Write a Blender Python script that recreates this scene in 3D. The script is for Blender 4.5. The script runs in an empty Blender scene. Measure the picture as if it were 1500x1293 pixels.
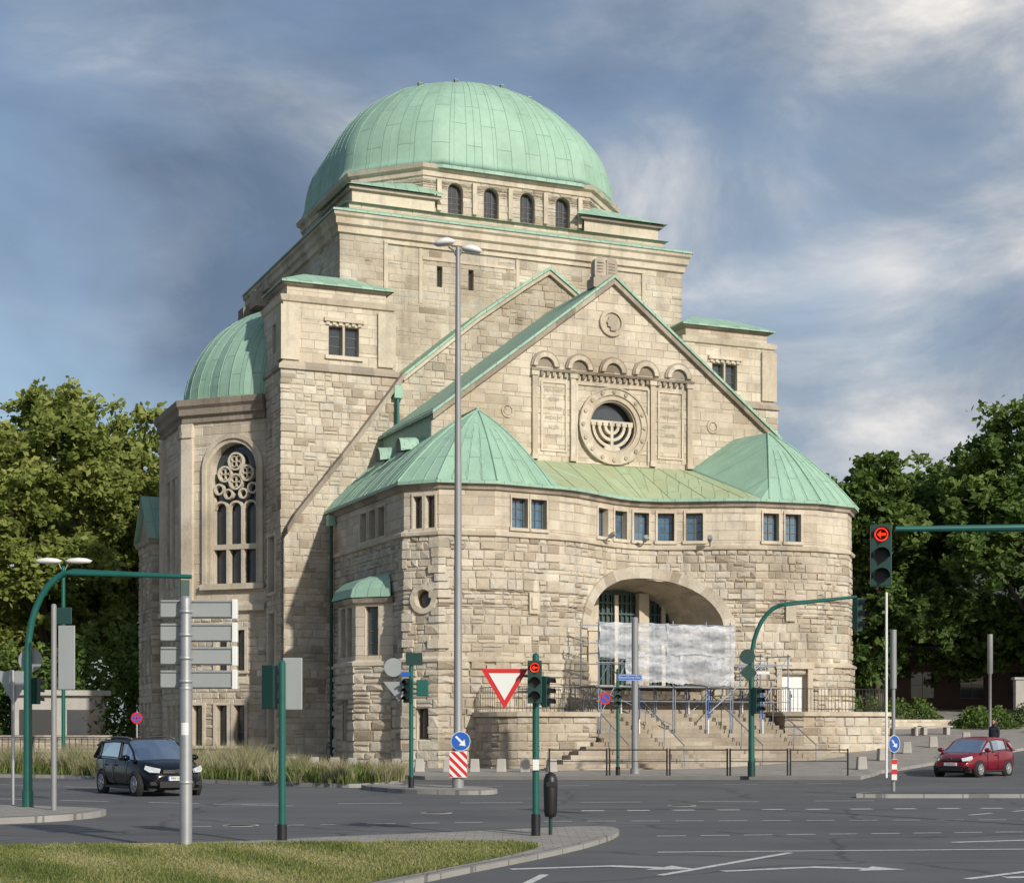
import bpy, bmesh, math, random
from mathutils import Vector, Matrix
R=random.Random(7)
sc=bpy.context.scene
COL=sc.collection
sc.view_settings.view_transform='Standard'
pi=math.pi
# ---------------------------------------------------------------- materials
def newmat(name):
    m=bpy.data.materials.new(name);m.use_nodes=True
    nt=m.node_tree;b=nt.nodes['Principled BSDF'];return m,nt,b
def L(nt,a,b): nt.links.new(a,b)
def ramp(nt,stops,fac):
    r=nt.nodes.new('ShaderNodeValToRGB');e=r.color_ramp.elements
    while len(e)<len(stops): e.new(.5)
    for i,(p,c) in enumerate(stops):
        e[i].position=p;e[i].color=(*c,1) if len(c)==3 else c
    L(nt,fac,r.inputs[0]);return r.outputs[0]
def mixc(nt,a,b,f,mode='MIX'):
    m=nt.nodes.new('ShaderNodeMix');m.data_type='RGBA';m.blend_type=mode
    for s,v in ((m.inputs[0],f),(m.inputs[6],a),(m.inputs[7],b)):
        if isinstance(v,bpy.types.NodeSocket): L(nt,v,s)
        elif isinstance(v,(int,float)): s.default_value=v
        else: s.default_value=(*v,1)
    return m.outputs[2]
def coords(nt,scale=(1,1,1),kind='Object'):
    t=nt.nodes.new('ShaderNodeTexCoord');m=nt.nodes.new('ShaderNodeMapping');m.inputs['Scale'].default_value=scale
    L(nt,t.outputs[kind],m.inputs[0]);return m.outputs[0]
def noise(nt,vec,scale,detail=4,rough=.55,dist=0):
    n=nt.nodes.new('ShaderNodeTexNoise');n.inputs['Scale'].default_value=scale;n.inputs['Detail'].default_value=detail;n.inputs['Roughness'].default_value=rough;n.inputs['Distortion'].default_value=dist
    L(nt,vec,n.inputs['Vector']);return n.outputs[0]
def bump(nt,b,h,strength,dist=.05):
    n=nt.nodes.new('ShaderNodeBump');n.inputs['Strength'].default_value=strength;n.inputs['Distance'].default_value=dist
    L(nt,h,n.inputs['Height']);L(nt,n.outputs[0],b.inputs['Normal']);return n
def plain(name,c,rough=.6,metal=0,var=.15,scale=3,bmp=0,spec=.5):
    m,nt,b=newmat(name)
    n=noise(nt,coords(nt),scale,5)
    col=mixc(nt,tuple(x*(1-var) for x in c),tuple(min(1,x*(1+var)) for x in c),n)
    L(nt,col,b.inputs['Base Color']);b.inputs['Roughness'].default_value=rough;b.inputs['Metallic'].default_value=metal
    b.inputs['Specular IOR Level'].default_value=spec
    if bmp: bump(nt,b,noise(nt,coords(nt),scale*8,6),bmp,.02)
    return m
def stone(name,stops,dark=.35,bs=.5,wt=.9):
    m,nt,b=newmat(name)
    at=nt.nodes.new('ShaderNodeAttribute');at.attribute_name='tone'
    col=ramp(nt,stops,at.outputs['Fac'])
    v=coords(nt)
    n1=noise(nt,v,.20,6,.62)
    w=ramp(nt,[(.46,(.0,)*3),(.66,(wt,)*3)],n1)
    col=mixc(nt,col,mixc(nt,col,(.60,.55,.50),1.0,'MULTIPLY'),w)
    g=ramp(nt,[(.5,(.0,)*3),(.66,(.45,)*3)],noise(nt,v,.9,6,.65))
    col=mixc(nt,col,(.30,.285,.25),g)
    st=noise(nt,coords(nt,(1.6,1.6,.12)),1.1,5,.65)
    sf=ramp(nt,[(.53,(0,)*3),(.74,(dark,)*3)],st)
    col=mixc(nt,col,(.13,.115,.095),sf)
    n2=noise(nt,v,7,6,.7)
    col=mixc(nt,col,mixc(nt,(.74,.72,.69),(1.27,1.26,1.24),n2),.75,'MULTIPLY')
    L(nt,col,b.inputs['Base Color']);b.inputs['Roughness'].default_value=.92;b.inputs['Specular IOR Level'].default_value=.2
    bump(nt,b,noise(nt,v,9,7,.7),bs,.06)
    return m
M={}
M['stone']=stone('sandstone_rough',[(0,(.34,.29,.22)),(.12,(.49,.425,.335)),(.5,(.59,.525,.425)),(.8,(.53,.49,.42)),(1,(.67,.61,.505))],.38,.8)
M['ashlar']=stone('sandstone_smooth',[(0,(.50,.43,.335)),(.5,(.59,.525,.42)),(1,(.64,.575,.47))],.34,.35,.7)
M['dark']=stone('sandstone_weathered',[(0,(.25,.215,.175)),(.5,(.37,.32,.26)),(1,(.48,.425,.35))],.5,.7)
M['mortar']=plain('mortar',(.46,.41,.335),.95,0,.25,2)
def copper(name,base,base2,seam=.62,lng=2.1,stain=(.19,.30,.22)):
    m,nt,b=newmat(name)
    t=nt.nodes.new('ShaderNodeTexCoord');sx=nt.nodes.new('ShaderNodeSeparateXYZ');L(nt,t.outputs['UV'],sx.inputs[0])
    cb=nt.nodes.new('ShaderNodeCombineXYZ');L(nt,sx.outputs[1],cb.inputs[0]);L(nt,sx.outputs[0],cb.inputs[1])
    br=nt.nodes.new('ShaderNodeTexBrick');L(nt,cb.outputs[0],br.inputs[0])
    br.inputs['Scale'].default_value=1;br.inputs['Mortar Size'].default_value=.02;br.inputs['Mortar Smooth'].default_value=.4
    br.inputs['Brick Width'].default_value=lng;br.inputs['Row Height'].default_value=seam
    br.inputs['Color1'].default_value=(*base,1);br.inputs['Color2'].default_value=(*base2,1)
    br.inputs['Mortar'].default_value=(*(x*.66 for x in base),1)
    v=coords(nt)
    f=ramp(nt,[(.45,(0,)*3),(.8,(.65,)*3)],noise(nt,coords(nt,(1,1,.35)),.6,6,.65))
    col=mixc(nt,br.outputs[0],stain,f)
    col=mixc(nt,col,mixc(nt,(.82,.83,.82),(1.16,1.15,1.14),noise(nt,v,2.4,5,.6)),.8,'MULTIPLY')
    L(nt,col,b.inputs['Base Color']);b.inputs['Roughness'].default_value=.6;b.inputs['Specular IOR Level'].default_value=.35
    bump(nt,b,br.outputs['Fac'],.5,.06)
    return m
M['copper']=copper('copper_patina',(.285,.455,.345),(.33,.50,.39))
M['copperd']=copper('copper_patina_dome',(.285,.455,.345),(.33,.50,.39),.85,2.6)
M['copper2']=copper('copper_patina_yellowed',(.34,.42,.25),(.40,.47,.30),.6,3,(.38,.36,.18))
M['glass']=plain('window_glass',(.035,.045,.055),.08,0,.5,1.5,0,.8)
M['glassblue']=plain('leaded_glass',(.07,.14,.21),.1,0,.7,2.5,0,.9)
M['frame']=plain('window_frame',(.12,.105,.085),.6)
M['bronze']=plain('bronze_door',(.05,.085,.08),.45,.3,.4,3)
M['white']=plain('white_paint',(.72,.72,.70),.5,0,.06)
M['galv']=plain('galvanised_steel',(.40,.41,.42),.42,.55,.2,5)
M['tubes']=plain('scaffold_tube',(.26,.30,.36),.4,.5,.25,5)
M['grey']=plain('grey_paint',(.26,.265,.265),.5,.2,.15,3)
M['green']=plain('green_paint',(.012,.10,.08),.35,0,.25,3)
M['gbox']=plain('dark_green_housing',(.01,.045,.038),.4,0,.2,3)
M['black']=plain('black_plastic',(.012,.012,.013),.45,0,.2)
M['rubber']=plain('rubber',(.018,.018,.018),.85,0,.3,6)
M['red']=plain('red_sign_paint',(.55,.02,.02),.4,0,.1)
M['blue']=plain('blue_sign_paint',(.015,.10,.42),.4,0,.1)
M['swhite']=plain('white_sign_paint',(.70,.70,.68),.4,0,.05)
M['alu']=plain('aluminium_sign_back',(.32,.34,.34),.5,.3,.15,2)
M['vpaint']=plain('black_car_paint',(.004,.004,.006),.15,.0,.1,1,0,.55)
M['rpaint']=plain('red_car_paint',(.20,.006,.018),.18,.2,.1,1,0,.8)
M['chrome']=plain('chrome',(.6,.6,.62),.15,1,.1)
M['lens']=plain('lamp_lens',(.65,.68,.7),.08,.2,.2,20,0,1)
M['stepstone']=stone('step_stone',[(0,(.33,.285,.23)),(1,(.44,.39,.32))],.35,.3)
M['fabricy']=plain('yellow_fabric',(.55,.6,.05),.8)
M['fabricd']=plain('dark_fabric',(.03,.03,.045),.85)
M['skin']=plain('skin',(.5,.3,.22),.5)
M['hair']=plain('hair',(.03,.02,.015),.6)
M['slate']=plain('roof_slate',(.06,.065,.075),.7,0,.3,4)
M['bark']=plain('bark',(.10,.08,.055),.95,0,.35,5,.8)
def emis(name,c,s):
    m,nt,b=newmat(name);b.inputs['Base Color'].default_value=(*c,1);b.inputs['Emission Color'].default_value=(*c,1);b.inputs['Emission Strength'].default_value=s;return m
M['redlit']=emis('lit_red_lens',(1,.04,.01),1.4)
def carglass():
    m=bpy.data.materials.new('car_glass');m.use_nodes=True;nt=m.node_tree;nt.nodes.clear()
    o=nt.nodes.new('ShaderNodeOutputMaterial');a=nt.nodes.new('ShaderNodeBsdfTransparent');a.inputs[0].default_value=(.22,.26,.25,1)
    g=nt.nodes.new('ShaderNodeBsdfGlossy');g.inputs['Roughness'].default_value=.03;g.inputs[0].default_value=(.7,.74,.78,1)
    f=nt.nodes.new('ShaderNodeFresnel');f.inputs[0].default_value=1.5
    mx=nt.nodes.new('ShaderNodeMixShader');L(nt,f.outputs[0],mx.inputs[0]);L(nt,a.outputs[0],mx.inputs[1]);L(nt,g.outputs[0],mx.inputs[2]);L(nt,mx.outputs[0],o.inputs[0]);return m
M['cglass']=carglass()
def leafmat(name,a,b_,c,tl=.35):
    m,nt,b=newmat(name)
    at=nt.nodes.new('ShaderNodeAttribute');at.attribute_name='tone'
    col=ramp(nt,[(0,a),(.5,b_),(1,c)],at.outputs['Fac'])
    L(nt,col,b.inputs['Base Color']);b.inputs['Roughness'].default_value=.6;b.inputs['Specular IOR Level'].default_value=.25
    tr=nt.nodes.new('ShaderNodeBsdfTranslucent');L(nt,col,tr.inputs[0])
    mx=nt.nodes.new('ShaderNodeMixShader');mx.inputs[0].default_value=tl
    o=nt.nodes['Material Output'];L(nt,b.outputs[0],mx.inputs[1]);L(nt,tr.outputs[0],mx.inputs[2]);L(nt,mx.outputs[0],o.inputs[0]);return m
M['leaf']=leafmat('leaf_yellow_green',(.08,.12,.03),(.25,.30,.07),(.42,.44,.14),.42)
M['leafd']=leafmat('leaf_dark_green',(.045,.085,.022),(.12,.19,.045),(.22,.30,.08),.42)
M['dry']=leafmat('dry_grass_blade',(.16,.19,.07),(.34,.32,.18),(.50,.44,.30))
M['lawnb']=leafmat('lawn_blade',(.08,.12,.03),(.19,.22,.06),(.42,.38,.18))
def ground_mat(name,c1,c2,sc1=.4,fine=40,b=.3,spots=None):
    m,nt,bs=newmat(name);v=coords(nt)
    col=mixc(nt,c1,c2,ramp(nt,[(.35,(0,)*3),(.65,(1,)*3)],noise(nt,v,sc1,6,.6)))
    col=mixc(nt,col,mixc(nt,(.6,.6,.6),(1.4,1.4,1.4),noise(nt,v,fine,3,.7)),.7,'MULTIPLY')
    L(nt,col,bs.inputs['Base Color']);bs.inputs['Roughness'].default_value=.88
    bump(nt,bs,noise(nt,v,fine*1.5,3),b,.01);return m
def asphaltmat():
    m,nt,bs=newmat('asphalt');v=coords(nt)
    col=mixc(nt,(.082,.085,.092),(.120,.121,.126),ramp(nt,[(.35,(0,)*3),(.65,(1,)*3)],noise(nt,v,.25,6,.6)))
    tr=noise(nt,coords(nt,(.05,.9,1)),1.0,3,.5);col=mixc(nt,col,mixc(nt,(.70,.70,.71),(1.28,1.27,1.25),tr),.8,'MULTIPLY')
    col=mixc(nt,col,mixc(nt,(.6,.6,.6),(1.4,1.4,1.4),noise(nt,v,30,3,.7)),.7,'MULTIPLY')
    vo=nt.nodes.new('ShaderNodeTexVoronoi');vo.feature='DISTANCE_TO_EDGE';vo.inputs['Scale'].default_value=.16
    dv=nt.nodes.new('ShaderNodeVectorMath');dv.operation='ADD';ns=nt.nodes.new('ShaderNodeTexNoise');ns.inputs['Scale'].default_value=.6;ns.inputs['Detail'].default_value=5;L(nt,v,ns.inputs['Vector'])
    L(nt,v,dv.inputs[0]);L(nt,ns.outputs['Color'],dv.inputs[1]);L(nt,dv.outputs[0],vo.inputs['Vector'])
    col=mixc(nt,(.035,.035,.037),col,ramp(nt,[(.004,(.35,)*3),(.009,(1,)*3)],vo.outputs[0]))
    L(nt,col,bs.inputs['Base Color']);bs.inputs['Roughness'].default_value=.85
    bump(nt,bs,noise(nt,v,45,3),.3,.01);return m
M['asphalt']=asphaltmat()
M['lawn']=ground_mat('lawn_soil',(.12,.135,.045),(.24,.22,.11),.8,25,.8)
M['soil']=ground_mat('soil',(.09,.10,.045),(.15,.14,.07),.8,10,.8)
M['field']=ground_mat('far_ground',(.07,.08,.045),(.12,.12,.08),.1,5,.3)
def paving(name,c1,c2,w=.5,h=.5,mort=.02):
    m,nt,b=newmat(name);v=coords(nt)
    br=nt.nodes.new('ShaderNodeTexBrick');L(nt,v,br.inputs[0])
    br.inputs['Scale'].default_value=1;br.inputs['Brick Width'].default_value=w;br.inputs['Row Height'].default_value=h;br.inputs['Mortar Size'].default_value=mort
    br.inputs['Color1'].default_value=(*c1,1);br.inputs['Color2'].default_value=(*c2,1);br.inputs['Mortar'].default_value=(*(x*.6 for x in c1),1)
    col=mixc(nt,br.outputs[0],mixc(nt,(.65,.65,.65),(1.3,1.3,1.3),noise(nt,v,1.2,6,.65)),.8,'MULTIPLY')
    L(nt,col,b.inputs['Base Color']);b.inputs['Roughness'].default_value=.85;bump(nt,b,br.outputs['Fac'],-.3,.01);return m
M['pave']=paving('pavement_slabs',(.27,.25,.225),(.33,.305,.275),.3,.3,.008)
M['kerb']=paving('kerb_stone',(.26,.25,.23),(.32,.31,.29),1.0,1.0)
M['brick']=paving('brick_wall',(.11,.06,.045),(.16,.085,.06),.25,.08,.01)
M['conc']=plain('concrete',(.38,.36,.33),.85,0,.25,1.5,.3)
def markmat():
    m,nt,b=newmat('road_paint');v=coords(nt)
    col=mixc(nt,(.60,.60,.58),(.18,.18,.18),ramp(nt,[(.50,(0,)*3),(.66,(.85,)*3)],noise(nt,v,9,6,.7)))
    L(nt,col,b.inputs['Base Color']);b.inputs['Roughness'].default_value=.7;return m
M['mark']=markmat()
def sheetmat():
    m,nt,b=newmat('white_plastic_sheet');v=coords(nt)
    L(nt,mixc(nt,(.34,.36,.40),(.66,.67,.70),ramp(nt,[(.35,(0,)*3),(.65,(1,)*3)],noise(nt,coords(nt,(.7,1,2.2)),1.6,6,.6))),b.inputs['Base Color']);b.inputs['Roughness'].default_value=.28
    bump(nt,b,noise(nt,coords(nt,(1.2,1,1.4)),3.0,6,.6,.6),.6,.12)
    tr=nt.nodes.new('ShaderNodeBsdfTransparent');mx=nt.nodes.new('ShaderNodeMixShader')
    L(nt,ramp(nt,[(.35,(.25,)*3),(.7,(.55,)*3)],noise(nt,coords(nt,(.6,1,1.6)),1.1,4,.6)),mx.inputs[0])
    L(nt,b.outputs[0],mx.inputs[1]);L(nt,tr.outputs[0],mx.inputs[2]);L(nt,mx.outputs[0],nt.nodes['Material Output'].inputs[0]);return m
M['sheet']=sheetmat()
# ---------------------------------------------------------------- mesh builder
class MB:
    def __init__(s): s.v=[];s.f=[];s.m=[];s.t=[];s.sm=[];s.uv={};s.mats=[]
    def mi(s,m):
        if m not in s.mats: s.mats.append(m)
        return s.mats.index(m)
    def add(s,vs,fs,m,t=None,sm=False,uv=None):
        b=len(s.v);s.v+=[tuple(v) for v in vs];k=s.mi(m);t=R.random() if t is None else t
        for j,f in enumerate(fs):
            if uv: s.uv[len(s.f)]=uv[j]
            s.f.append([b+i for i in f]);s.m.append(k);s.t.append(t);s.sm.append(sm)
    def hexa(s,p,m,t=None):
        s.add(p,[(0,3,2,1),(4,5,6,7),(0,1,5,4),(1,2,6,5),(2,3,7,6),(3,0,4,7)],m,t)
    def box(s,x0,x1,y0,y1,z0,z1,m,t=None):
        s.hexa([(x0,y0,z0),(x1,y0,z0),(x1,y1,z0),(x0,y1,z0),(x0,y0,z1),(x1,y0,z1),(x1,y1,z1),(x0,y1,z1)],m,t)
    def cyl(s,p0,p1,r0,r1,m,n=12,caps=True):
        s.tube([p0,p1],[r0,r1],m,n,caps)
    def tube(s,pts,rs,m,n=8,caps=True):
        pts=[Vector(p) for p in pts]
        if not isinstance(rs,(list,tuple)): rs=[rs]*len(pts)
        vs=[];ref=None
        for i,p in enumerate(pts):
            d=(pts[min(i+1,len(pts)-1)]-pts[max(i-1,0)]).normalized()
            if ref is None: ref=Vector((0,0,1)) if abs(d.z)<.9 else Vector((1,0,0))
            a=d.cross(ref)
            if a.length<.15: ref=Vector((0,1,0));a=d.cross(ref)
            a.normalize();b=d.cross(a).normalized()
            for j in range(n):
                th=2*pi*j/n;vs.append(p+(a*math.cos(th)+b*math.sin(th))*rs[i])
        fs=[]
        for i in range(len(pts)-1):
            for j in range(n): fs.append((i*n+j,i*n+(j+1)%n,(i+1)*n+(j+1)%n,(i+1)*n+j))
        s.add(vs,fs,m,None,True)
        if caps:
            s.add(vs[:n],[tuple(range(n))],m);s.add(vs[-n:],[tuple(range(n))],m)
    def lathe(s,prof,m,mat=Matrix(),n=20,sm=True):
        vs=[];
        for r,z in prof:
            for j in range(n):
                th=2*pi*j/n;vs.append(mat@Vector((r*math.cos(th),r*math.sin(th),z)))
        fs=[(i*n+j,i*n+(j+1)%n,(i+1)*n+(j+1)%n,(i+1)*n+j) for i in range(len(prof)-1) for j in range(n)]
        s.add(vs,fs,m,None,sm)
    def prism(s,poly,vec,m,t=None):
        n=len(poly);vec=Vector(vec);a=[Vector(p) for p in poly];vs=a+[p+vec for p in a]
        s.add(vs,[tuple(range(n)),tuple(range(2*n-1,n-1,-1))]+[(i,(i+1)%n,n+(i+1)%n,n+i) for i in range(n)],m,t)
def mk(mb,name,parent=None,loc=None,rotz=0,bevel=0,label=None,cat=None,kind=None,group=None):
    me=bpy.data.meshes.new(name);me.from_pydata(mb.v,[],mb.f)
    for m in mb.mats: me.materials.append(M[m])
    me.polygons.foreach_set('material_index',mb.m);me.polygons.foreach_set('use_smooth',mb.sm)
    at=me.attributes.new('tone','FLOAT','FACE');at.data.foreach_set('value',mb.t)
    if any(m.startswith('copper') for m in mb.mats):
        ul=me.uv_layers.new(name='UVMap').data
        for p in me.polygons:
            if p.index in mb.uv:
                for li,u in zip(p.loop_indices,mb.uv[p.index]): ul[li].uv=u
            else:
                n=p.normal
                if abs(n.z)>.999: tg=Vector((1,0,0))
                else: tg=Vector((-n.y,n.x,0)).normalized()
                bt=n.cross(tg)
                for li in p.loop_indices:
                    c=me.vertices[me.loops[li].vertex_index].co;ul[li].uv=(c.dot(tg),c.dot(bt))
    ob=bpy.data.objects.new(name,me);COL.objects.link(ob)
    if parent: ob.parent=parent
    if loc: ob.location=loc
    ob.rotation_euler[2]=rotz
    if bevel:
        bv=ob.modifiers.new('b','BEVEL');bv.width=bevel;bv.segments=2;bv.limit_method='ANGLE'
    for k,v in (('label',label),('category',cat),('kind',kind),('group',group)):
        if v: ob[k]=v
    return ob
def thing(name,label,cat,loc=(0,0,0),rotz=0,group=None,parent=None):
    e=bpy.data.objects.new(name,None);COL.objects.link(e);e.location=loc;e.rotation_euler[2]=rotz;e.empty_display_size=.3
    if parent: e.parent=parent
    else:
        e['label']=label;e['category']=cat
    if group:e['group']=group
    return e
def copytree(src,loc,rotz,label=None,scale=None):
    new=src.copy();COL.objects.link(new);new.location=loc;new.rotation_euler[2]=rotz
    if scale: new.scale=scale
    if label:new['label']=label
    for c in src.children:
        d=c.copy();d.parent=new;COL.objects.link(d)
    return new
def textgeo(body,size,align='CENTER'):
    cu=bpy.data.curves.new('t','FONT');cu.body=body;cu.size=size;cu.align_x=align;cu.align_y='CENTER';cu.resolution_u=2
    o=bpy.data.objects.new('t',cu);COL.objects.link(o);dg=bpy.context.evaluated_depsgraph_get();dg.update()
    me=o.evaluated_get(dg).to_mesh();vs=[v.co.copy() for v in me.vertices];fs=[tuple(p.vertices) for p in me.polygons]
    o.evaluated_get(dg).to_mesh_clear();bpy.data.objects.remove(o);return vs,fs
def addtext(mb,body,size,org,xd,yd,m,align='CENTER',t=None):
    vs,fs=textgeo(body,size,align);o=Vector(org);xd=Vector(xd);yd=Vector(yd)
    mb.add([o+xd*v.x+yd*v.y for v in vs],fs,m,t)
# ---------------------------------------------------------------- path walls
class Path:
    def __init__(s,pts):
        s.p=[Vector((x,y)) for x,y in pts];s.L=[0];s.d=[]
        for a,b in zip(s.p,s.p[1:]):
            s.L.append(s.L[-1]+(b-a).length);s.d.append((b-a).normalized())
        s.n=[Vector((d.y,-d.x)) for d in s.d]
        s.vn=[s.n[0]]
        for a,b in zip(s.n,s.n[1:]):
            h=(a+b).normalized();s.vn.append(h/max(.3,h.dot(a)))
        s.vn.append(s.n[-1]);s.len=s.L[-1]
        s.corners=[s.L[i] for i in range(1,len(s.p)-1) if s.n[i-1].dot(s.n[i])<.985]
    def at(s,a,d,z):
        for i,l in enumerate(s.L):
            if abs(a-l)<1e-4:
                q=s.p[i]+s.vn[i]*d;return (q.x,q.y,z)
        i=0
        while i<len(s.d)-1 and a>s.L[i+1]: i+=1
        q=s.p[i]+s.d[i]*(a-s.L[i])+s.n[i]*d;return (q.x,q.y,z)
    def proj(s,x,y):
        q=Vector((x,y));best=None
        for i,d in enumerate(s.d):
            t=max(0,min((s.p[i+1]-s.p[i]).length,(q-s.p[i]).dot(d)));dd=(s.p[i]+d*t-q).length
            if best is None or dd<best[0]: best=(dd,s.L[i]+t)
        return best[1]
    def stations(s,a0,a1,step=None):
        r=[a0]+[l for l in s.L if a0+1e-3<l<a1-1e-3]+[a1];return r
def rect(a0,a1,z0,z1): return dict(c=(a0+a1)/2,z0=z0,z1=z1,span=lambda z:(a0,a1),cuts=[z0,z1],out=[(a0,z0),(a0,z1),(a1,z1),(a1,z0)],k='r',b=(a0,a1))
def arch(c,hw,z0,zs,rise,n=16):
    def span(z):
        if z<=zs: return (c-hw,c+hw)
        q=min(1,(z-zs)/rise);x=hw*math.sqrt(max(0,1-q*q));return (c-x,c+x)
    out=[(c-hw,z0)]+[(c-hw*math.cos(pi*i/n),zs+rise*math.sin(pi*i/n)) for i in range(n+1)]+[(c+hw,z0)]
    return dict(c=c,z0=z0,z1=zs+rise,span=span,cuts=[z0,zs,zs+rise*.35,zs+rise*.6,zs+rise*.8,zs+rise*.93,zs+rise],out=out,k='a',b=(c-hw,c+hw),zs=zs)
def circle(c,zc,r,n=24):
    def span(z):
        q=max(-1,min(1,(z-zc)/r));x=r*math.sqrt(max(0,1-q*q));return (c-x,c+x)
    return dict(c=c,z0=zc-r,z1=zc+r,span=span,cuts=[zc+r*k for k in(-1,-.85,-.5,0,.5,.85,1)],out=[(c+r*math.cos(2*pi*i/n),zc+r*math.sin(2*pi*i/n)) for i in range(n)],k='c',b=(c-r,c+r))
def wall(mb,P,z0,z1,a0=0,a1=None,ops=(),h=(.28,.42),w=(.4,.95),d=(.03,.10),Lf=None,Rf=None,blk='stone',ch=.035,gap=.02,rough=True,tone=(0,1),base=0.):
    a1=P.len if a1 is None else a1
    Lf=Lf or (lambda z:a0);Rf=Rf or (lambda z:a1)
    cuts=sorted(set([z0,z1]+[c for o in ops for c in o['cuts'] if z0<c<z1]))
    rows=[]
    for c0,c1 in zip(cuts,cuts[1:]):
        if c1-c0<1e-4: continue
        z=c0
        while c1-z>h[1]*1.25:
            hh=R.uniform(*h)
            if c1-z-hh<h[0]*.6: hh=(c1-z)/2
            rows.append((z,z+hh));z+=hh
        rows.append((z,c1))
    for zl,zh in rows:
        zm=(zl+zh)/2;segs=[(Lf,Rf)]
        for o in ops:
            if o['z0']<zm<o['z1']:
                ns=[]
                for l,r in segs:
                    if l(zm)<o['c']<r(zm):
                        sp=o['span'];ns+=[(l,lambda z,sp=sp:sp(z)[0]),(lambda z,sp=sp:sp(z)[1],r)]
                    else: ns.append((l,r))
                segs=ns
        for l,r in segs:
            al=min(l(zl),l(zh));ar=max(r(zl),r(zh));br=[al];
            hard=[c for c in P.corners if al+.02<c<ar-.02]+[ar]
            a=al
            for hb in hard:
                while hb-a>w[1]*1.2:
                    ww=R.uniform(*w)
                    if hb-a-ww<w[0]*.5: ww=(hb-a)/2
                    a+=ww;br.append(a)
                br.append(hb);a=hb
            for b0,b1 in zip(br,br[1:]):
                c=[max(b0,l(zl)),min(b1,r(zl)),min(b1,r(zh)),max(b0,l(zh))]
                if c[1]<c[0]: c[0]=c[1]=min(max(c[0],l(zl)),r(zl))
                if c[2]<c[3]: c[2]=c[3]=min(max(c[3],l(zh)),r(zh))
                if c[1]-c[0]<.01 and c[2]-c[3]<.01: continue
                zz=[zl,zl,zh,zh]
                mb.add([P.at(c[i],base,zz[i]) for i in range(4)],[(0,1,2,3)],'mortar')
                parts=[(0,1)]
                if rough and zh-zl>.33 and R.random()<.25: f_=R.uniform(.4,.6);parts=[(0,f_),(f_,1)]
                for f0,f1 in parts:
                    lz,hz_=zl+(zh-zl)*f0,zl+(zh-zl)*f1
                    q=[c[0]+(c[3]-c[0])*f0,c[1]+(c[2]-c[1])*f0,c[1]+(c[2]-c[1])*f1,c[0]+(c[3]-c[0])*f1]
                    wl,wh=q[1]-q[0],q[2]-q[3]
                    if min(wl,wh)<.12 and max(wl,wh)<.25: continue
                    D=R.uniform(*d);t=tone[0]+(tone[1]-tone[0])*R.random()
                    k0=0 if any(abs(b0-x)<1e-4 for x in P.corners) else 1
                    k1=0 if any(abs(b1-x)<1e-4 for x in P.corners) else 1
                    def ins(g):
                        gl=min(g,wl*.4);gh=min(g,wh*.4);gv=min(g,(hz_-lz)*.35)
                        return [(q[0]+gl*k0,lz+gv),(q[1]-gl*k1,lz+gv),(q[2]-gh*k1,hz_-gv),(q[3]+gh*k0,hz_-gv)]
                    jit=.5*D if rough else 0
                    o1=[P.at(a_,base,z) for a_,z in ins(gap/2)]
                    o2=[P.at(a_,base+D-(R.random()*jit),z) for a_,z in ins(gap/2+ch*(R.uniform(.7,1.4) if rough else 1))]
                    vs=o1+o2
                    fs=[(0,1,5,4),(1,2,6,5),(2,3,7,6),(3,0,4,7)]
                    if rough:
                        am=sum(q)/4+R.uniform(-.2,.2)*(b1-b0);am=max(b0+.01,min(b1-.01,am))
                        vs.append(P.at(am,base+D+R.uniform(-.25,.4)*D,(lz+hz_)/2+R.uniform(-.3,.3)*(hz_-lz)))
                        fs+=[(4,5,8),(5,6,8),(6,7,8),(7,4,8)]
                    else: fs.append((4,5,6,7))
                    mb.add(vs,fs,blk,t)
def pbox(mb,P,a0,a1,z0,z1,d0,d1,m,t=None):
    st=P.stations(a0,a1)
    for x,y in zip(st,st[1:]):
        mb.hexa([P.at(x,d1,z0),P.at(y,d1,z0),P.at(y,d0,z0),P.at(x,d0,z0),P.at(x,d1,z1),P.at(y,d1,z1),P.at(y,d0,z1),P.at(x,d0,z1)],m,t)
def band(mb,P,a0,a1,prof,m,step=1.1):
    st=[]
    for x,y in zip(P.stations(a0,a1),P.stations(a0,a1)[1:]):
        n=max(1,round((y-x)/step));st+=[x+(y-x)*i/n for i in range(n)]
    st.append(a1)
    for x,y in zip(st,st[1:]):
        vs=[P.at(x,d,z) for d,z in prof]+[P.at(y,d,z) for d,z in prof];n=len(prof)
        mb.add(vs,[(i,i+n,i+1+n,i+1) for i in range(n-1)]+[tuple(range(n)),tuple(range(2*n-1,n-1,-1))],m)
def reveal(mb,P,o,depth,m='ashlar'):
    pts=o['out'];n=len(pts)
    for i in range(n):
        (a,z),(b,y)=pts[i],pts[(i+1)%n]
        mb.add([P.at(a,.03,z),P.at(b,.03,y),P.at(b,-depth,y),P.at(a,-depth,z)],[(0,1,2,3)],m,.6)
def pring(mb,P,inn,out,d0,d1,m,closed=False,tone=None):
    n=len(inn);rg=range(n) if closed else range(n-1)
    for i in rg:
        j=(i+1)%n
        A=[P.at(inn[i][0],d1,inn[i][1]),P.at(inn[j][0],d1,inn[j][1]),P.at(out[j][0],d1,out[j][1]),P.at(out[i][0],d1,out[i][1])]
        B=[P.at(inn[i][0],d0,inn[i][1]),P.at(inn[j][0],d0,inn[j][1]),P.at(out[j][0],d0,out[j][1]),P.at(out[i][0],d0,out[i][1])]
        mb.hexa(B+A,m,tone)
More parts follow.
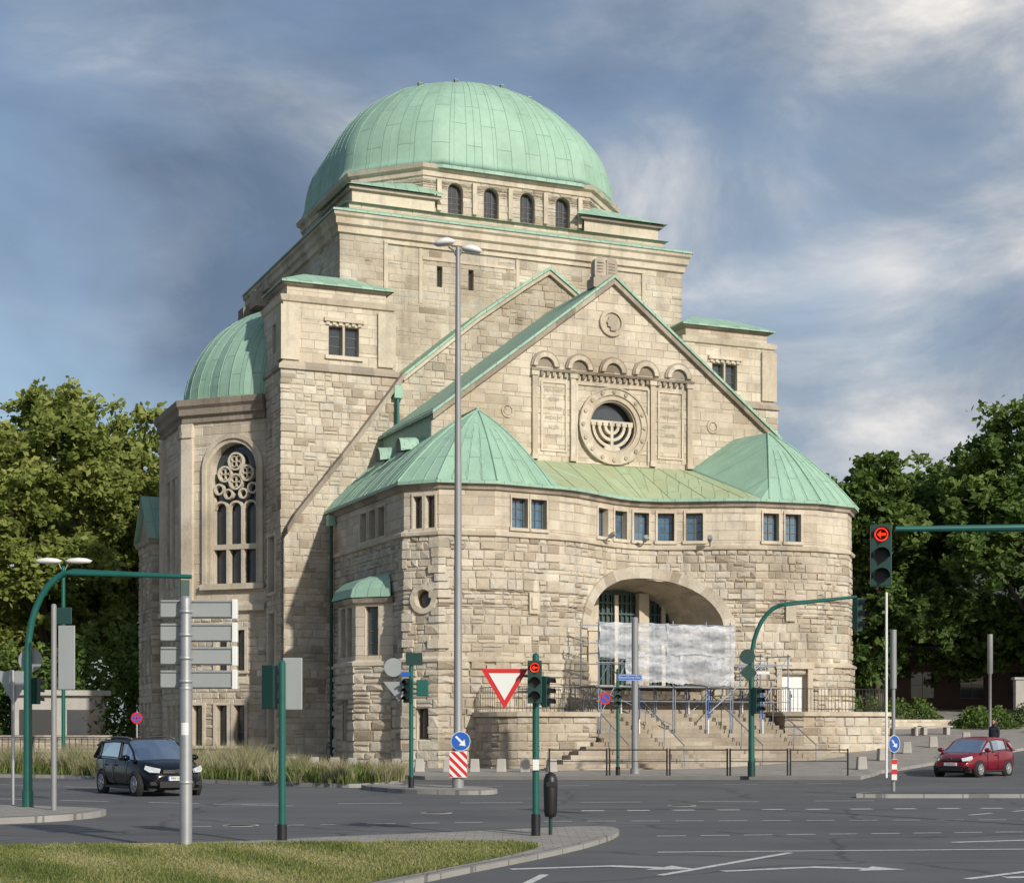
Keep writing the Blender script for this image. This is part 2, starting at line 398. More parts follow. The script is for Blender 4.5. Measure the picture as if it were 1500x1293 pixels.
def annulus(mb,P,c,z,r0,r1,d0,d1,m,th0=0,th1=2*pi,n=24,tone=None):
    cl=abs(th1-th0-2*pi)<1e-6;k=n if cl else n+1
    f=lambda r:[(c+r*math.cos(th0+(th1-th0)*i/n),z+r*math.sin(th0+(th1-th0)*i/n)) for i in range(k)]
    pring(mb,P,f(r0),f(r1),d0,d1,m,cl,tone)
def window(parent,P,o,depth=.35,nx=1,nz=2,glass='glass',fw=.06,bar=.03,name='window',diag=False):
    mb=MB();a0,a1=o['b'];z0,z1=o['z0'],o['z1']
    mb.add([P.at(a,-depth+.02,z) for a,z in o['out']],[tuple(range(len(o['out'])))],glass)
    if o['k']=='r':
        for x0,x1,y0,y1 in((a0,a0+fw,z0,z1),(a1-fw,a1,z0,z1),(a0+fw,a1-fw,z0,z0+fw),(a0+fw,a1-fw,z1-fw,z1)):
            pbox(mb,P,x0,x1,y0,y1,-depth+.01,-depth+.08,'frame')
    else:
        c=o['c'];zc=(z0+z1)/2
        inn=[(c+(a-c)*(1-fw/max(.2,(a1-a0)/2)),zc+(z-zc)*(1-fw/((z1-z0)/2))) for a,z in o['out']]
        pring(mb,P,inn,o['out'],-depth+.01,-depth+.08,'frame',True)
    zt=lambda a:z1
    if o['k']=='a':
        zt=lambda a:o['zs']+(z1-o['zs'])*math.sqrt(max(0,1-((a-o['c'])/((a1-a0)/2))**2))
    if o['k']!='c':
        for i in range(1,nx):
            a=a0+(a1-a0)*i/nx;pbox(mb,P,a-bar/2,a+bar/2,z0+fw,zt(a)-.03,-depth+.015,-depth+.06,'frame')
        zz=o.get('zs',z1)
        for i in range(1,nz):
            z=z0+(zz-z0)*i/nz;pbox(mb,P,a0+fw,a1-fw,z-bar/2,z+bar/2,-depth+.015,-depth+.055,'frame')
    return mk(mb,name,parent)
# ================================================================ SYNAGOGUE
SYN=thing('synagogue','large sandstone synagogue with green copper dome and curved entrance porch','synagogue',(-3.035,70,0),math.radians(23.05))
C=10.3
SX=-1.08
# ---- portico
lp=[(SX,11.8),(SX,1.25),(0,0),(2.3,-.5),(4.9,-.15)]
def ct(s): return -.15+2.1*math.cos(pi/2*(s-C)/5.4)**2
cv=[(4.9+10.8*i/20,ct(4.9+10.8*i/20)) for i in range(1,20)]
SR=21.25
PP=Path(lp+cv+[(15.7,-.15),(18.2,-.42),(20.2,.08),(SR,1.3),(SR,11.8)])
po=[];pw=MB()
def op(o,P,mb,depth,parent,lst,**k):
    lst.append(o);reveal(mb,P,o,depth)
    if k.pop('win',True): window(parent,P,o,depth,**k)
def trim(mb,P,o,wd=.13,pr=.07):
    a0,a1=o['b'];z0,z1=o['z0'],o['z1']
    pbox(mb,P,a0-wd-.05,a1+wd+.05,z0-.14,z0-.002,.0,pr+.05,'ashlar',.8);pbox(mb,P,a0-wd,a1+wd,z1+.002,z1+.13,.0,pr,'ashlar',.8)
    pbox(mb,P,a0-wd,a0-.002,z0,z1,.0,pr,'ashlar',.8);pbox(mb,P,a1+.002,a1+wd,z0,z1,.0,pr,'ashlar',.8)
for s in (3.1,4.05,15.5,16.6):
    a=PP.proj(s+.0,-.4)
    o=rect(a,a+.78,10.2,11.45);op(o,PP,pw,.3,SYN,po,nx=2,nz=3,glass='glassblue');trim(pw,PP,o,.07)
for i in range(5):
    s=10.42+(i-2)*1.14;a=PP.proj(s,ct(s))
    o=rect(a-.38,a+.38,10.2,11.45);op(o,PP,pw,.3,SYN,po,nx=2,nz=3,glass='glassblue');trim(pw,PP,o,.1)
ac=PP.L[1]
for x in(.45,1.05): o=rect(ac+x,ac+x+.43,10.1,11.45);op(o,PP,pw,.3,SYN,po,nx=1,nz=3);trim(pw,PP,o,.07)
for t in (7.1,5.85,4.6): 
    a=PP.proj(SX,t);o=rect(a,a+.9,10.1,11.4);op(o,PP,pw,.3,SYN,po,nx=2,nz=3);trim(pw,PP,o,.12)
op(circle(ac+.95,7.15,.4),PP,pw,.35,SYN,po)
arcA=PP.proj(10.5,2.0)
big=arch(arcA,3.72,3.6,6.1,2.4,28);po.append(big)
a=PP.proj(16.35,-.25);dop=rect(a,a+1.3,2.3,4.2);po.append(dop);reveal(pw,PP,dop,.25)
for a,z0,z1,w_ in ((PP.proj(SX,3.2),1.3,3.0,.7),(ac+.6,1.3,2.6,.6),(PP.proj(SX,8.9),1.3,3.2,.8)):
    op(rect(a,a+w_,z0,z1),PP,pw,.35,SYN,po,nx=2,nz=3)
lowo=[o for o in po if o['z0']<4.6 and o is not big];mido=[o for o in po if 4<o['z0']<9] + [big];topo=[o for o in po if o['z0']>9]
wall(pw,PP,0,4.6,ops=lowo+[big],h=(.30,.46),w=(.38,.8),d=(.05,.15),base=.08,ch=.04)
for s0,s1 in((0,arcA-4.0),(arcA+4.0,PP.len)): band(pw,PP,s0,s1,[(.0,4.5),(.23,4.54),(.26,4.64),(.04,4.76),(0,4.76)],'ashlar')
wall(pw,PP,4.6,9.8,ops=mido,h=(.25,.42),w=(.28,.66),d=(.02,.10),ch=.03,gap=.014)
band(pw,PP,0,PP.len,[(0,9.76),(.16,9.8),(.18,9.93),(.03,10.02),(0,10.02)],'ashlar')
wall(pw,PP,9.8,11.72,ops=topo,h=(.4,.55),w=(.6,1.1),d=(.01,.025),blk='ashlar',ch=.012,gap=.012,rough=False)
band(pw,PP,0,PP.len,[(0,11.7),(.12,11.72),(.16,11.86),(.28,11.92),(.30,12.02),(0,12.06)],'dark')
inn=big['out'][1:-1];outp=[(arcA+(a-arcA)*(1+.5/3.72),6.1+(z-6.1)*(1+.5/2.4)) for a,z in inn]
pring(pw,PP,inn,outp,0,.14,'stone')
inn=[(ac+.95+.4*math.cos(2*pi*i/20),7.15+.4*math.sin(2*pi*i/20)) for i in range(20)];outp=[(ac+.95+.62*math.cos(2*pi*i/20),7.15+.62*math.sin(2*pi*i/20)) for i in range(20)]
pring(pw,PP,inn,outp,0,.13,'ashlar',True)
a=PP.proj(3.9,-.3);pbox(pw,PP,a,a+.5,6.6,7.5,.05,.16,'ashlar',.3);pbox(pw,PP,a+.1,a+.4,6.8,7.3,.16,.22,'ashlar',.8)
a=PP.proj(16.6,-.3);pbox(pw,PP,a,a+.5,6.6,7.5,.05,.16,'ashlar',.3)
for cnr in(PP.L[1],PP.L[2]):
    z=.1
    while z<9.6:
        hh=R.uniform(.28,.42)
        if not 4.3<z<4.8 and not(cnr==PP.L[1] and 6.3<z<8.0):
            x0,x1=R.uniform(.12,.5),R.uniform(.12,.5);dd=R.uniform(.09,.17)
            if R.random()<.75: pbox(pw,PP,cnr-x0,cnr+x1,z+.02,z+hh-.02,.02,dd,'stone')
        z+=hh
mk(pw,'portico_wall',SYN)
# entrance recess
rc=MB();out=big['out'];n=len(out)
inner=[]
for a,z in out:
    x=C+.1+(a-arcA)*.80;inner.append((x,4.25,z if z<=3.61 else 3.6+(z-3.6)*.93))
for i in range(n):
    j=(i+1)%n
    for k in range(4):
        f0,f1=k/4,(k+1)/4
        q=lambda idx,f:tuple(Vector(PP.at(out[idx][0],.02,out[idx][1])).lerp(Vector(inner[idx]),f))
        rc.add([q(i,f0),q(j,f0),q(j,f1),q(i,f1)],[(0,1,2,3)],'ashlar')
mk(rc,'entrance_vault',SYN)
dr=MB();dr.box(C-3.3,C+3.5,4.26,4.4,3.5,8.4,'bronze')
for i in range(28):
    x=C-3.2+i*.245;dr.box(x,x+.05,4.14,4.26,3.6,7.9,'bronze')
for z in (4.9,5.9,6.5,7.0,7.5): dr.box(C-3.3,C+3.5,4.12,4.2,z,z+.08,'bronze')
mk(dr,'door',SYN,label='tall dark bronze entrance doors with latticed windows')
for x in(C-1.35,C+1.25):
    pr=MB();pr.box(x-.26,x+.26,3.75,4.25,3.6,8.0,'ashlar');pr.box(x-.34,x+.34,3.68,4.25,6.2,6.45,'ashlar');mk(pr,'pillar',SYN,bevel=.02)
for x in(C-2.4,C-.05,C+2.4):
    pr=MB();pr.box(x-.1,x+.1,4.0,4.13,3.6,7.9,'ashlar');mk(pr,'mullion',SYN,bevel=.01)
wd=MB();a0,a1=dop['b']
pbox(wd,PP,a0,a1,2.3,4.2,-.24,-.16,'white');
for q0,q1 in((a0+.08,a0+.6),(a0+.7,a1-.08)):
    for z0,z1 in((2.4,3.1),(3.2,4.1)): pbox(wd,PP,q0,q1,z0,z1,-.158,-.14,'white')
pbox(wd,PP,a0+.62,a0+.66,3.15,3.3,-.14,-.08,'black')
mk(wd,'door',SYN,label='white double service door')
ds=MB();pbox(ds,PP,a0-.25,a0,2.2,4.45,.1,.26,'ashlar');pbox(ds,PP,a1,a1+.25,2.2,4.45,.1,.26,'ashlar');pbox(ds,PP,a0-.3,a1+.3,4.45,4.75,.1,.3,'ashlar');mk(ds,'door_surround',SYN)
# side bay
BY=Path([(SX,7.7),(-2.35,6.4),(-2.35,3.9),(SX,2.6)])
bw=MB();bo=[]
bay=thing('bay_window','','',parent=SYN)
for i,(x0,x1) in enumerate(((.55,1.3),(2.2,2.85),(3.15,3.8),(4.75,5.4))):
    o=rect(x0,x1,4.9,7.0);bo.append(o);reveal(bw,BY,o,.3);window(bay,BY,o,.3,1,4)
wall(bw,BY,0,4.5,base=.06,ops=[rect(2.6,3.4,1.2,3.0)],h=(.3,.46),w=(.4,.9),d=(.05,.16),ch=.05)
o=rect(2.6,3.4,1.2,3.0);reveal(bw,BY,o,.3);window(bay,BY,o,.3,2,3)
wall(bw,BY,4.5,7.2,ops=bo,h=(.35,.5),w=(.4,.8),d=(.01,.03),blk='ashlar',rough=False,ch=.012)
band(bw,BY,0,BY.len,[(0,4.4),(.2,4.45),(.22,4.6),(0,4.7)],'ashlar');band(bw,BY,0,BY.len,[(0,7.1),(.15,7.15),(.25,7.35),(0,7.4)],'dark')
mk(bw,'wall',bay)
br=MB();E=[Vector(BY.at(a,.3,7.38)) for a in BY.stations(0,BY.len)]
for i in range(3):
    for k in range(4):
        f=lambda P_,k:Vector((P_.x+(SX-P_.x)*(1-math.cos(k/4*pi/2)),5.15+(P_.y-5.15)*(1-.35*(1-math.cos(k/4*pi/2))),7.38+1.05*math.sin(k/4*pi/2)))
        br.add([f(E[i],k),f(E[i+1],k),f(E[i+1],k+1),f(E[i],k+1)],[(0,1,2,3)],'copper')
mk(br,'roof',bay)
# portico roof
rf=MB()
zE=12.06;A=(2.8,2.63,15.65)
pairs=[(0.0,(2.8,11.8,15.65))]
for t in (9.5,7,5,3.2): pairs.append((PP.proj(SX,t),(2.8,max(t,2.63),15.65)))
pairs+=[(PP.L[1],A),(PP.L[2],A),(PP.L[3],A),(PP.L[4],A)]
nc=16
for i in range(1,nc):
    s=5.3+10*(i-1)/(nc-2);a=PP.proj(s,ct(s));x=6.2+8.2*(i-1)/(nc-2);pairs.append((a,(x,4.5,13.95)))
A2=(17.5,2.63,15.65);n0=len(PP.p)
for k in (5,4,3,2): pairs.append((PP.L[n0-k],A2))
for t in (3.2,5,7,9.5,11.7): pairs.append((PP.proj(SR,t),(A2[0],max(t,2.63),15.65)))
def prof(q,e): return (1.36*q-.36*q*q) if e else q
NS=8
rows=[]
for a,T in pairs:
    E0=Vector(PP.at(a,.34,zE));T=Vector(T);steep=T.z>15
    rows.append([Vector((E0.x+(T.x-E0.x)*k/NS,E0.y+(T.y-E0.y)*k/NS,zE+(T.z-zE)*prof(k/NS,steep))) for k in range(NS+1)])
for i in range(len(rows)-1):
    ce=rows[i][-1].z<15 and rows[i+1][-1].z<15
    base=(rows[i+1][0]-rows[i][0]);u=base.normalized() if base.length>.01 else Vector((1,0,0))
    nn=max(1,round(base.length/.62))if not ce else 1
    for k in range(NS):
        p=[rows[i][k],rows[i+1][k],rows[i+1][k+1],rows[i][k+1]]
        bt=(rows[i][-1]-rows[i][0]).normalized()
        # seams follow the fall line of each facet
        ln=base.length;uu=[(0,k*.55),(ln,k*.55),(ln,(k+1)*.55),(0,(k+1)*.55)]
        rf.add(p,[(0,1,2,3)],'copper2' if ce else 'copper',uv=[uu] if not ce else [[(q.dot(u),q.dot(bt)) for q in p]])
    if not ce and base.length>.5:
        for j in range(1,nn): rf.tube([rows[i][k].lerp(rows[i+1][k],j/nn)+Vector((0,0,.01)) for k in range(0,NS if (rows[i][-1]-rows[i+1][-1]).length>.5 else NS-2)],.016,'copper',4,False)
    if ce and i%2==0: rf.tube([rows[i][k]+Vector((0,0,.01)) for k in range(NS+1)],.016,'copper2',4,False)
for r0,r1 in zip(rows,rows[1:]):
    a,b=r0[0],r1[0];dz=Vector((0,0,-.13));rf.add([a,b,b+dz,a+dz],[(0,1,2,3)],'copper')
for i,(a,T) in enumerate(pairs):
    if T in (A,A2) and any(abs(a-l)<1e-3 for l in PP.L): rf.tube([p+Vector((0,0,.02)) for p in rows[i]],.04,'copper',6)
rf.add([A,(2.8,4.5,15.65),(6.2,4.5,13.95)],[(0,1,2)],'copper');rf.add([A2,(A2[0],4.5,15.65),(14.4,4.5,13.95)],[(0,1,2)],'copper')
rf.tube([(2.8,2.63,15.68),(2.8,11.8,15.68)],.07,'copper',6)
rf.add([(2.8,2.6,15.65),(2.8,11.8,15.65),(6.5,11.8,15.4),(6.2,4.5,13.95)],[(0,1,2,3)],'copper')
rf.add([(A2[0],2.6,15.65),(A2[0],11.8,15.65),(14.1,11.8,15.4),(14.4,4.5,13.95)],[(0,1,2,3)],'copper')
rf.box(1.5,1.75,4.7,11.8,12.0,16.0,'copper');rf.box(19.0,19.2,4.7,11.8,12.0,16.0,'copper')
mk(rf,'portico_roof',SYN)
for (s,t,z) in ((.75,5.9,14.15),(.75,8.8,14.15)):
    dm=MB();n=10
    pr_=[(0,.42*math.cos(pi*i/n),.62*math.sin(pi*i/n)) for i in range(n+1)]
    dm.add([(s-.5,t+y,z+zz) for _,y,zz in pr_]+[(s+.9,t+y*.7,z+.25+zz*.8) for _,y,zz in pr_],[(i,i+1,n+2+i,n+1+i) for i in range(n)],'copper')
    dm.add([(s-.46,t+y*.85,z+zz*.85) for _,y,zz in pr_],[tuple(range(n+1))],'frame')
    mk(dm,'dormer',SYN)
# ---- front gable
G1=Path([(1.3,4.56),(19.3,4.56)]);g=MB();cx=C-1.3
slope=.77;zap=22.6
Lf=lambda z:cx-(zap-z)/slope if z>15.7 else cx-(zap-15.7)/slope
Rf=lambda z:cx+(zap-z)/slope if z>15.7 else cx+(zap-15.7)/slope
RR=1.22
rose=circle(cx,15.75,RR,32);reveal(g,G1,rose,.5)
wall(g,G1,12.2,zap-.02,ops=[rose],h=(.32,.48),w=(.5,1.1),d=(.008,.035),blk='ashlar',rough=False,ch=.014,gap=.014,Lf=lambda z:max(0.01,Lf(z)),Rf=lambda z:min(17.99,Rf(z)))
for s0,s1 in((6.2,6.45),(8.12,8.36),(12.24,12.48),(14.2,14.45)): pbox(g,G1,s0-1.3,s1-1.3,14.0,17.95,.0,.16,'ashlar');pbox(g,G1,s0-1.36,s1-1.24,17.8,18.0,0,.22,'ashlar');pbox(g,G1,s0-1.34,s1-1.26,14.0,14.25,0,.22,'ashlar')
for s0,s1 in((6.65,7.95),(12.65,14.0)):
    for x0,x1,y0,y1 in((s0,s0+.08,14.4,17.6),(s1-.08,s1,14.4,17.6),(s0+.08,s1-.08,14.4,14.48),(s0+.08,s1-.08,17.52,17.6)): pbox(g,G1,x0-1.3,x1-1.3,y0,y1,.03,.085,'ashlar')
for x0,x1,y0,y1 in((8.4,8.5,13.95,17.6),(12.1,12.2,13.95,17.6),(8.5,12.1,13.95,14.03),(8.5,12.1,17.55,17.65)): pbox(g,G1,x0-1.3,x1-1.3,y0,y1,.03,.1,'ashlar')
Zr=15.75
annulus(g,G1,cx,Zr,RR,RR+.22,-.1,.12,'ashlar',n=32,tone=.3);annulus(g,G1,cx,Zr,RR+.22,1.78,-.1,.2,'ashlar',n=32);annulus(g,G1,cx,Zr,RR-.08,RR,-.25,.03,'dark',n=32,tone=.8);annulus(g,G1,cx,Zr,1.72,1.8,.2,.26,'ashlar',n=40,tone=.2)
for i in range(16):
    th=2*pi*i/16;annulus(g,G1,cx+1.58*math.cos(th),Zr+1.58*math.sin(th),0,.1,.2,.26,'dark',n=6,tone=.9)
band(g,G1,6.15-1.3,14.55-1.3,[(0,18.0),(.18,18.03),(.22,18.12),(.02,18.2)],'dark')
for i in range(5):
    c_=cx+(i-2)*1.72;annulus(g,G1,c_,18.25,.42,.62,.0,.2,'ashlar',0,pi,12);annulus(g,G1,c_,18.25,.62,.72,.0,.12,'dark',0,pi,12,.5)
    annulus(g,G1,c_,18.25,0,.42,.0,.04,'dark',0,pi,10,.2)
for i in range(28): 
    x=6.3+i*.3-1.3;pbox(g,G1,x,x+.15,17.82,18.0,0,.16,'dark')
for s in (5.0,15.6): annulus(g,G1,s-1.3,16.1,.22,.3,.03,.08,'ashlar');annulus(g,G1,s-1.3,16.1,0,.2,.03,.06,'ashlar',n=6)
annulus(g,G1,cx-.05,20.55,.46,.64,.02,.14,'ashlar',n=28,tone=.1);annulus(g,G1,cx-.05,20.55,.0,.46,.02,.05,'ashlar',n=28,tone=.0)
mk(g,'front_gable_wall',SYN)
md=MB();hd=[(-.08,-.36),(.2,-.36),(.16,-.12),(.26,.02),(.24,.22),(.05,.33),(-.14,.28),(-.2,.12),(-.27,.0),(-.2,-.04),(-.22,-.16),(-.08,-.2)]
p0=G1.at(cx-.05,.05,20.55);md.prism([(p0[0]+x,p0[1],p0[2]+y) for x,y in hd],(0,-.09,0),'dark',.6);mk(md,'medallion_relief',SYN,bevel=.02)
for x_,lines in((7.3,["MEIN HAUS","SEI EIN","HAUS DER","ANDACHT","ALLEN","VÖLKERN"]),(13.32,["MEIN HAUS","WERDE EIN","BETHAUS","GENANNT","ALLEN","VÖLKERN"])):
    tx=MB()
    for i,l in enumerate(lines): addtext(tx,l,.25,(x_,4.56-.048,17.2-i*.42),(.72,0,0),(0,0,1),'dark','CENTER',1.0)
    mk(tx,'inscription',SYN)
rw=MB();rw.add([G1.at(a,-.45,z) for a,z in rose['out']],[tuple(range(32))],'glass');rwo=mk(rw,'window',SYN,label='round window with stone candelabrum tracery')
me_=MB();zc=15.78
for r in(.33,.64,.95): annulus(me_,G1,cx,zc,r-.07,r+.07,-.3,-.03,'ashlar',pi,2*pi,14,1)
pbox(me_,G1,cx-.07,cx+.07,14.75,zc,-.3,-.02,'ashlar',1);pbox(me_,G1,cx-.40,cx+.40,14.6,14.8,-.3,-.01,'ashlar',1)
for r in(-.95,-.64,-.33,0,.33,.64,.95):
    pbox(me_,G1,cx+r-.12,cx+r+.12,zc,zc+.14,-.3,-.01,'ashlar',1)
pbox(me_,G1,cx-1.18,cx+1.18,zc+.142,zc+.24,-.3,-.04,'ashlar',1)
mk(me_,'menorah',rwo)
def sloperoof(mb,pts,t0,t1,m='copper',th=.14):
    for (s0,z0),(s1,z1) in zip(pts,pts[1:]):
        ln=math.hypot(s1-s0,z1-z0);nn=max(1,int(ln/1.2))
        for i in range(nn):
            f0,f1=i/nn,(i+1)/nn;p=lambda f,t,dz:(s0+(s1-s0)*f,t,z0+(z1-z0)*f+dz)
            P8=[p(f0,t0,0),p(f1,t0,0),p(f1,t1,0),p(f0,t1,0),p(f0,t0,th),p(f1,t0,th),p(f1,t1,th),p(f0,t1,th)];mb.hexa(P8,m)
r1=MB();gl=(C-9.0,zap-9.0*slope)
sloperoof(r1,[(C,zap),gl],4.25,11.8);sloperoof(r1,[(C,zap),(2*C-gl[0],gl[1])],4.25,11.8)
mk(r1,'front_gable_roof',SYN)
cp=MB()
for sg in(-1,1): sloperoof(cp,[(C,zap-.27),(C+sg*8.95,zap-.27-8.95*slope)],4.33,4.75,'dark',.25)
mk(cp,'front_gable_coping',SYN)
tb=MB()
for x in(-.3,.3):
    n=8;tb.prism([(C+x-.27,5.2,22.9)]+[(C+x-.27*math.cos(pi*i/n),5.2,23.5+.27*math.sin(pi*i/n)) for i in range(n+1)]+[(C+x+.27,5.2,22.9)],(0,.4,0),'dark')
    for k in range(4): tb.box(C+x-.17,C+x+.17,5.16,5.2,23.05+k*.14,23.1+k*.14,'dark')
tb.box(C-.72,C+.72,5.05,5.8,22.3,22.75,'dark');tb.box(C-.62,C+.62,5.12,5.7,22.75,22.9,'dark')
mk(tb,'stone_tablets',SYN,bevel=.03)
# ---- second gable wall
prf=[(24.78,C),(23.9,9.0),(22.07,6.48),(18.81,2.55),(15.6,.2),(11.65,-2.91),(11.0,-3.3)]
def lim(z):
    if z<=11.0: return -3.39
    for (za,sa),(zb,sb) in zip(prf,prf[1:]):
        if zb<=z<=za: return sb+(sa-sb)*(z-zb)/(za-zb)
    return C
G2=Path([(-3.39,11.8),(23.99,11.8)]);g2=MB()
wall(g2,G2,0,24.7,h=(.27,.44),w=(.32,.75),d=(.015,.07),Lf=lambda z:lim(z)+3.39,Rf=lambda z:27.38-(lim(z)+3.39),ch=.025,gap=.014)
mk(g2,'gable_wall',SYN)
c2=MB()
for sg in(0,1):
    pts=[((s if not sg else 2*C-s),z) for z,s in prf]
    sloperoof(c2,pts[:4],11.5,12.4,'copper',.16);sloperoof(c2,[(x,z-.22) for x,z in pts[:4]],11.58,12.3,'ashlar',.2)
    sloperoof(c2,[(x,z-.1) for x,z in pts[3:]],11.45,12.3,'dark',.32)
    sloperoof(c2,pts[:4],12.4,15.7,'copper',.1)
mk(c2,'gable_coping',SYN)
dp=MB();dp.tube([(2.3,11.6,18.6),(2.2,11.55,17.8),(2.2,11.55,15.5)],.09,'green',8);dp.box(2.0,2.45,11.4,11.75,17.7,18.3,'copper');mk(dp,'downpipe',SYN)
dp=MB();dp.tube([(-1.25,11.2,11.9),(-1.3,11.0,11.4),(-1.3,11.0,0.3)],.08,'gbox',8);dp.box(-1.5,-1.15,10.8,11.2,11.3,11.8,'copper');mk(dp,'downpipe',SYN)
# ---- towers
def tower(mirr):
    T=thing('tower','','',parent=SYN)
    f=(lambda x:2*C-x) if mirr else (lambda x:x)
    s0,s1=sorted((f(-3.39),f(2.35)))
    P0=Path([(s0,16.0),(s0,12.24),(s1,12.24),(s1,16.0)]);mb=MB()
    oo=[]
    if not mirr:
        for z0,z1 in((1.0,3.0),(4.3,7.3),(8.3,11.0)): oo.append(rect(1.75,2.95,z0,z1))
        for o in oo: reveal(mb,P0,o,.3);window(T,P0,o,.3,2,4);trim(mb,P0,o,.15,.12)
    wall(mb,P0,0,18.8,ops=oo,h=(.27,.44),w=(.32,.75),d=(.02,.08),ch=.025,gap=.014)
    band(mb,P0,0,P0.len,[(0,18.8),(.15,18.83),(.15,19.0),(-.1,19.25),(-.2,19.25)],'dark')
    P1=Path([(s0+.15,16.0),(s0+.15,12.4),(s1-.15,12.4),(s1-.15,16.0)])
    a=P1.proj(f(-.25),12.4)
    wo=[rect(a-.75,a-.06,19.72,21.1),rect(a+.06,a+.75,19.72,21.1)]
    if not mirr: wo.append(rect(1.7,2.3,19.9,21.3))
    for o in wo: reveal(mb,P1,o,.3);window(T,P1,o,.3,1,3)
    wall(mb,P1,19.2,22.2,ops=wo,h=(.35,.5),w=(.5,1.0),d=(.01,.03),ch=.015,rough=False,blk='ashlar')
    la=P1.L[1];lb=P1.L[2]
    for x in(la,lb-.75): pbox(mb,P1,x,x+.75,19.3,21.9,.0,.16,'ashlar')
    pbox(mb,P1,la-.7,la,19.3,21.9,0,.16,'ashlar')
    pbox(mb,P1,a-.95,a+.95,19.5,19.68,.0,.14,'ashlar');pbox(mb,P1,a-1.0,a+1.0,21.3,21.48,.0,.16,'ashlar')
    for i in range(6): pbox(mb,P1,a-.9+i*.32,a-.72+i*.32,21.15,21.3,0,.1,'ashlar')
    band(mb,P1,0,P1.len,[(0,22.05),(.12,22.1),(.2,22.35),(.05,22.42),(-.1,22.42)],'ashlar')
    P2=Path([(s0+.4,16.0),(s0+.4,12.65),(s1-.4,12.65),(s1-.4,16.0)])
    wall(mb,P2,22.4,22.95,h=(.25,.3),w=(.6,1.0),d=(.01,.02),ch=.012,rough=False,blk='ashlar')
    band(mb,P2,0,P2.len,[(0,22.9),(.22,22.95),(.25,23.08),(0,23.1)],'dark')
    mk(mb,'wall',T)
    r=MB();x0,x1=s0+.05,s1-.05
    m0,m1=x0+1.6,x1-1.6
    r.add([(x0,12.3,23.12),(x1,12.3,23.12),(x1,16.2,23.12),(x0,16.2,23.12),(m0,14.2,23.95),(m1,14.2,23.95)],[(0,1,5,4),(1,2,5),(2,3,4,5),(3,0,4)],'copper')
    for q in((x0,12.3,x1,12.3),(x0,12.3,x0,16.2),(x1,12.3,x1,16.2)): r.add([(q[0],q[1],23.12),(q[2],q[3],23.12),(q[2],q[3],23.02),(q[0],q[1],23.02)],[(0,1,2,3)],'copper')
    mk(r,'roof',T)
tower(False);tower(True)
# ---- main block
b0,b1,bt0,bt1=.57,20.03,15.65,33.9
B=Path([(b0,bt1),(b0,bt0),(b1,bt0),(b1,bt1)]);mb=MB()
fa=B.L[1];bo=[]
for s in(5.76,7.5,12.6,14.4):
    o=rect(fa+s-.57,fa+s-.57+.28,24.45,25.5);bo.append(o);reveal(mb,B,o,.3);window(SYN,B,o,.3,1,1)
wall(mb,B,14,26.6,ops=bo,h=(.3,.46),w=(.4,.95),d=(.01,.04),ch=.02,gap=.014)
pbox(mb,B,fa+2.3,fa+17.2,26.35,26.5,.0,.12,'ashlar');pbox(mb,B,fa+2.3,fa+2.5,21,26.35,.0,.1,'ashlar');pbox(mb,B,fa+17,fa+17.2,21,26.35,.0,.1,'ashlar')
for x in(fa+4.2,fa+9.6): pbox(mb,B,x,x+.18,23.5,26.3,.0,.07,'ashlar')
pbox(mb,B,fa+4.4,fa+9.5,25.75,25.9,.0,.08,'ashlar')
band(mb,B,0,B.len,[(0,26.6),(.15,26.65),(.15,26.95),(.3,27.05),(.3,27.35),(.42,27.45),(.44,27.68),(0,27.72)],'ashlar')
for i in range(4):
    t=32.5-i*1.2
    mb.box(b0-1.6+i*.4,b0+.1,t-.6,t+.6,24.6+i*.75,25.5+i*.75,'dark')
P3=Path([(1.3,33.2),(1.3,16.4),(19.3,16.4),(19.3,33.2)])
wall(mb,P3,27.9,28.5,h=(.3,.35),w=(.6,1.1),d=(.01,.03),rough=False,blk='ashlar',ch=.015)
oc=[(C-7.7,24.7+4.8),(C-7.7,24.7-4.8),(C-4.8,17.0),(C+4.8,17.0),(C+7.7,24.7-4.8),(C+7.7,24.7+4.8)]
D=Path([(C-4.8,32.4)]+oc+[(C+4.8,32.4)])
da=D.L[3];do=[]
for s in (7.3,9.33,11.42,13.5):
    x=da+s-(C-4.8);o=arch(x,.42,28.75,29.95,.42,10);do.append(o);reveal(mb,D,o,.35);window(SYN,D,o,.35,3,4)
sd=D.L[1]
for i in range(4):
    x=sd+1.4+i*2.2;o=arch(x,.4,28.75,29.85,.4,10);do.append(o);reveal(mb,D,o,.35);window(SYN,D,o,.35,3,4)
wall(mb,D,28.0,30.75,ops=do,h=(.27,.4),w=(.4,.85),d=(.015,.05),ch=.025)
band(mb,D,0,D.len,[(0,30.5),(.12,30.55),(.12,30.8),(.3,30.9),(.38,31.1),(0,31.15)],'ashlar')
for q in (da+.85,da+2.85,da+4.9,da+6.95,da+9.0): pbox(mb,D,q-.12,q+.12,28.8,30.45,.03,.16,'ashlar')
for cxs in(1,-1):
    X=lambda x:x if cxs==1 else 2*C-x
    mb.prism([(X(1.5),16.6,28.4),(X(6.0),16.6,28.4),(X(1.5),21.5,28.4)],(0,0,.85),'ashlar')
    mb.prism([(X(1.3),16.4,29.2),(X(6.3),16.4,29.2),(X(1.3),21.8,29.2)],(0,0,.18),'dark')
mk(mb,'upper_wall',SYN)
lg=MB()
